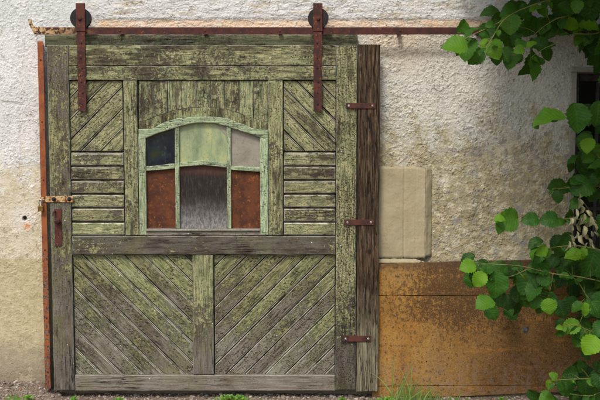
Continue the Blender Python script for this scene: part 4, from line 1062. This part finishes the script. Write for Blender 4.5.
while cnt < 3100:
    Q = random.choice(stems); k = random.randrange(8, len(Q)); p = Q[k] + Vector((random.gauss(0, .34), random.gauss(0, .30), random.gauss(0, .24)))
    if cnt > 1300: p = Vector((random.uniform(1.02, 3.2), random.uniform(-1.9, -.2), random.uniform(2.75, 3.5))); p.z += .25 * noise.noise(p * 1.5)
    if p.y > -.12 or p.z < .2 or inview(p): continue
    a = random.uniform(0, 6.28)
    LV.leaf(p, (math.cos(a), math.sin(a), random.uniform(-.9, .2)), (random.uniform(-.6, .6), random.uniform(-.8, .3), 1), random.uniform(.09, .14), random.uniform(.08, .115), random.uniform(.05, .7), heart=.08, nseg=5); cnt += 1
LV.build('foliage', M['leaf'], shrub)
tw.build('twig', M['twig'], shrub)
# withered curled bunch
WL = Leaves()
for (px, py, L, ang) in ((578,204,14,270),(581,210,12,262),(577,214,13,280),(583,218,12,265),(588,222,18,255),(590,214,12,300),(570,222,12,260),(572,229,11,285),(575,222,14,268),(579,228,12,280),(584,232,15,262),(582,240,13,270),(576,236,12,255),(572,240,14,275),(568,246,13,268),(575,246,11,280),(587,236,14,290),(590,243,12,282),(594,246,10,300),(595,228,13,290),(597,235,10,300),(579,197,9,265),(586,246,9,270),(580,222,12,250),(585,226,12,285),(592,234,9,280)):
    Y = -.88 + random.uniform(-.06, .06); sc = (Y + 6) / 900; a = math.radians(ang + random.uniform(-14, 14))
    WL.leaf(P3(px, py, Y), (math.cos(a), random.uniform(-.3, .3), math.sin(a)), (random.uniform(-1, 1), -1, random.uniform(-.5, .5)), L * sc * .82, L * sc * random.uniform(.20, .36), random.uniform(.0, 1), serr=.10, fold=random.uniform(.8, 1.6), curl=random.uniform(.4, 1.3), tipp=.5)
WL.build('withered_bunch', M['withered'], shrub)

litter()
# ------------------------------------------------------------------ weeds and grass at the wall foot
def weed(px, py, w, n, label, seed):
    random.seed(seed); x, z = W(px, py, -.24); y = -.24
    c = Vector((x, y, gz(x, y))); r = empty('weed', c, label, 'weed', 'small weeds at the door foot'); L = Leaves(); S = MB()
    for i in range(n):
        a = random.uniform(0, 6.28); d = random.uniform(.1, 1) * w; hgt = random.uniform(.012, .05) * (1.2 - d / w * .5)
        e = c + Vector((math.cos(a) * d, math.sin(a) * d * .5, hgt)); S.tube([c, c.lerp(e, .5) + Vector((0, 0, .008)), e], [.0014, .001, .0007], 4)
        L.leaf(e, (math.cos(a), math.sin(a) * .6 - .3, .25), (math.cos(a) * .3, -.7, 1), random.uniform(.014, .028), random.uniform(.010, .02), random.uniform(.35, 1), nseg=5)
    L.build('leaves', M['weed'], r); S.build('stalk', M['twig'], r)
weed(230, 396, .12, 85, 'bright green leafy weed on the gravel under the middle of the door', 1)
weed(28, 397, .03, 14, 'tiny green weed in the gravel at the left corner', 2)
weed(75, 393.5, .03, 12, 'tiny sprig of green at the foot of the left stile', 3)
weed(118, 397, .035, 16, 'tiny green weed under the left door panel', 4)
weed(342, 397, .03, 12, 'tiny green sprout just left of the post foot', 5)
weed(386, 398, .07, 40, 'low broad leaved weed at the post foot beside the grass', 6)
weed(502, 398, .025, 10, 'tiny weed beneath the orange panel right of the grass', 7)
def tuft(px, n, hmax, label, seed, spread=.05, tall=()):
    random.seed(seed); y = -.2; x = W(px, 396, y)[0]; c = Vector((x, y, gz(x, y)))
    L = MB(); ts = []
    L = Leaves()
    bl = [(random.gauss(0, .35), random.uniform(.35, 1) * hmax, random.uniform(-1, 1)) for _ in range(n)] + [(a, h, b) for a, h, b in tall]
    for lean, h, bend in bl:
        p = c + Vector((random.gauss(0, spread), random.gauss(0, .02), -.004)); b0 = len(L.v); tone = random.uniform(.2, .9); ns = 9
        dirx = lean; wd = random.uniform(.0024, .0044); yl = random.uniform(-.25, .15)
        for i in range(ns + 1):
            t = i / ns; q = p + Vector((dirx * h * t + bend * h * .35 * t ** 2.5, yl * h * t, h * t * (1 - .28 * abs(bend) * t * t)))
            w = wd * (1 - t ** 2.2) + .0002
            for sd in (-1, 0, 1): L.v.append((q.x + sd * w, q.y + (.0012 if sd == 0 else 0), q.z)); L.t.append(tone)
        for i in range(ns):
            for k in range(2):
                a = b0 + i * 3 + k; L.f.append((a, a + 1, a + 4, a + 3)); L.uv += [(.1, .3), (.1, .3), (.1, .3), (.1, .3)]
    b0 = len(L.v); nb = 12        # matted root collar that all blades grow from
    L.v.append((c.x, c.y, c.z + .006)); L.t.append(.3)
    for k in range(nb): L.v.append((c.x + spread * 2.2 * math.cos(k * 2 * math.pi / nb), c.y + .03 * math.sin(k * 2 * math.pi / nb), c.z - .006)); L.t.append(.2)
    for k in range(nb): L.f.append((b0, b0 + 1 + k, b0 + 1 + (k + 1) % nb)); L.uv += [(.1, .3)] * 3
    o = L.build('grass_tuft', M['grass'], None)
    for v in o.data.vertices: v.co -= c
    o.location = c; setp(o, label, 'grass', 'grass tufts along the wall foot')
tuft(403, 36, .19, 'tallest thin green grass tuft in front of the orange panel beside the post', 11, .05, ((-.45, .29, -1.0), (.02, .36, .1), (.35, .27, .2), (-.2, .28, -.4), (.25, .24, .5), (.5, .2, .3), (-.1, .24, .2), (.15, .3, -.2)))
tuft(425, 34, .15, 'dense middle grass tuft against the orange panel', 12, .04, ((-.1, .19, 0), (.15, .17, .3)))
tuft(450, 20, .09, 'sparse short grass tuft right of the dense tuft by the orange panel', 13, .04, ((.3, .15, .2),))
tuft(382, 40, .05, 'very short grass at the foot of the brown post', 14, .05)
tuft(490, 40, .05, 'few short grass blades under the orange panel bolt', 15, .1)
tuft(238, 40, .05, 'few short grass blades beside the leafy weed under the door', 16, .05)
tuft(15, 40, .035, 'short grass blades in gravel at the far left wall foot', 17, .06)

# ------------------------------------------------------------------ light
SE, SAZ = math.radians(52), math.radians(-18)     # elevation; azimuth from -Y towards -X (sun up, left, behind the camera)
sd = Vector((math.sin(SAZ) * math.cos(SE), -math.cos(SAZ) * math.cos(SE), math.sin(SE)))
sun = bpy.data.lights.new('sun', 'SUN'); sun.energy = 1.5; sun.angle = math.radians(10); sun.color = (1, .97, .92)
so = bpy.data.objects.new('sun', sun); C.objects.link(so); so.rotation_euler = sd.to_track_quat('Z', 'Y').to_euler(); so.location = (0, -4, 8)
w = bpy.data.worlds.new('World'); scene.world = w; w.use_nodes = True; nt = w.node_tree; nt.nodes.clear()
sky = nt.nodes.new('ShaderNodeTexSky'); sky.sky_type = 'NISHITA'; sky.sun_disc = False; sky.sun_elevation = SE
sky.sun_rotation = math.atan2(sd.x, sd.y); sky.dust_density = 4; sky.air_density = 1.0; sky.ozone_density = .6
bg = nt.nodes.new('ShaderNodeBackground'); bg.inputs[1].default_value = .15
wo = nt.nodes.new('ShaderNodeOutputWorld'); nt.links.new(sky.outputs[0], bg.inputs[0]); nt.links.new(bg.outputs[0], wo.inputs[0])
scene.view_settings.view_transform = 'Standard'; scene.view_settings.look = 'None'; scene.view_settings.gamma = 1
scene.view_settings.use_curve_mapping = False; scene.view_settings.exposure = 0.4
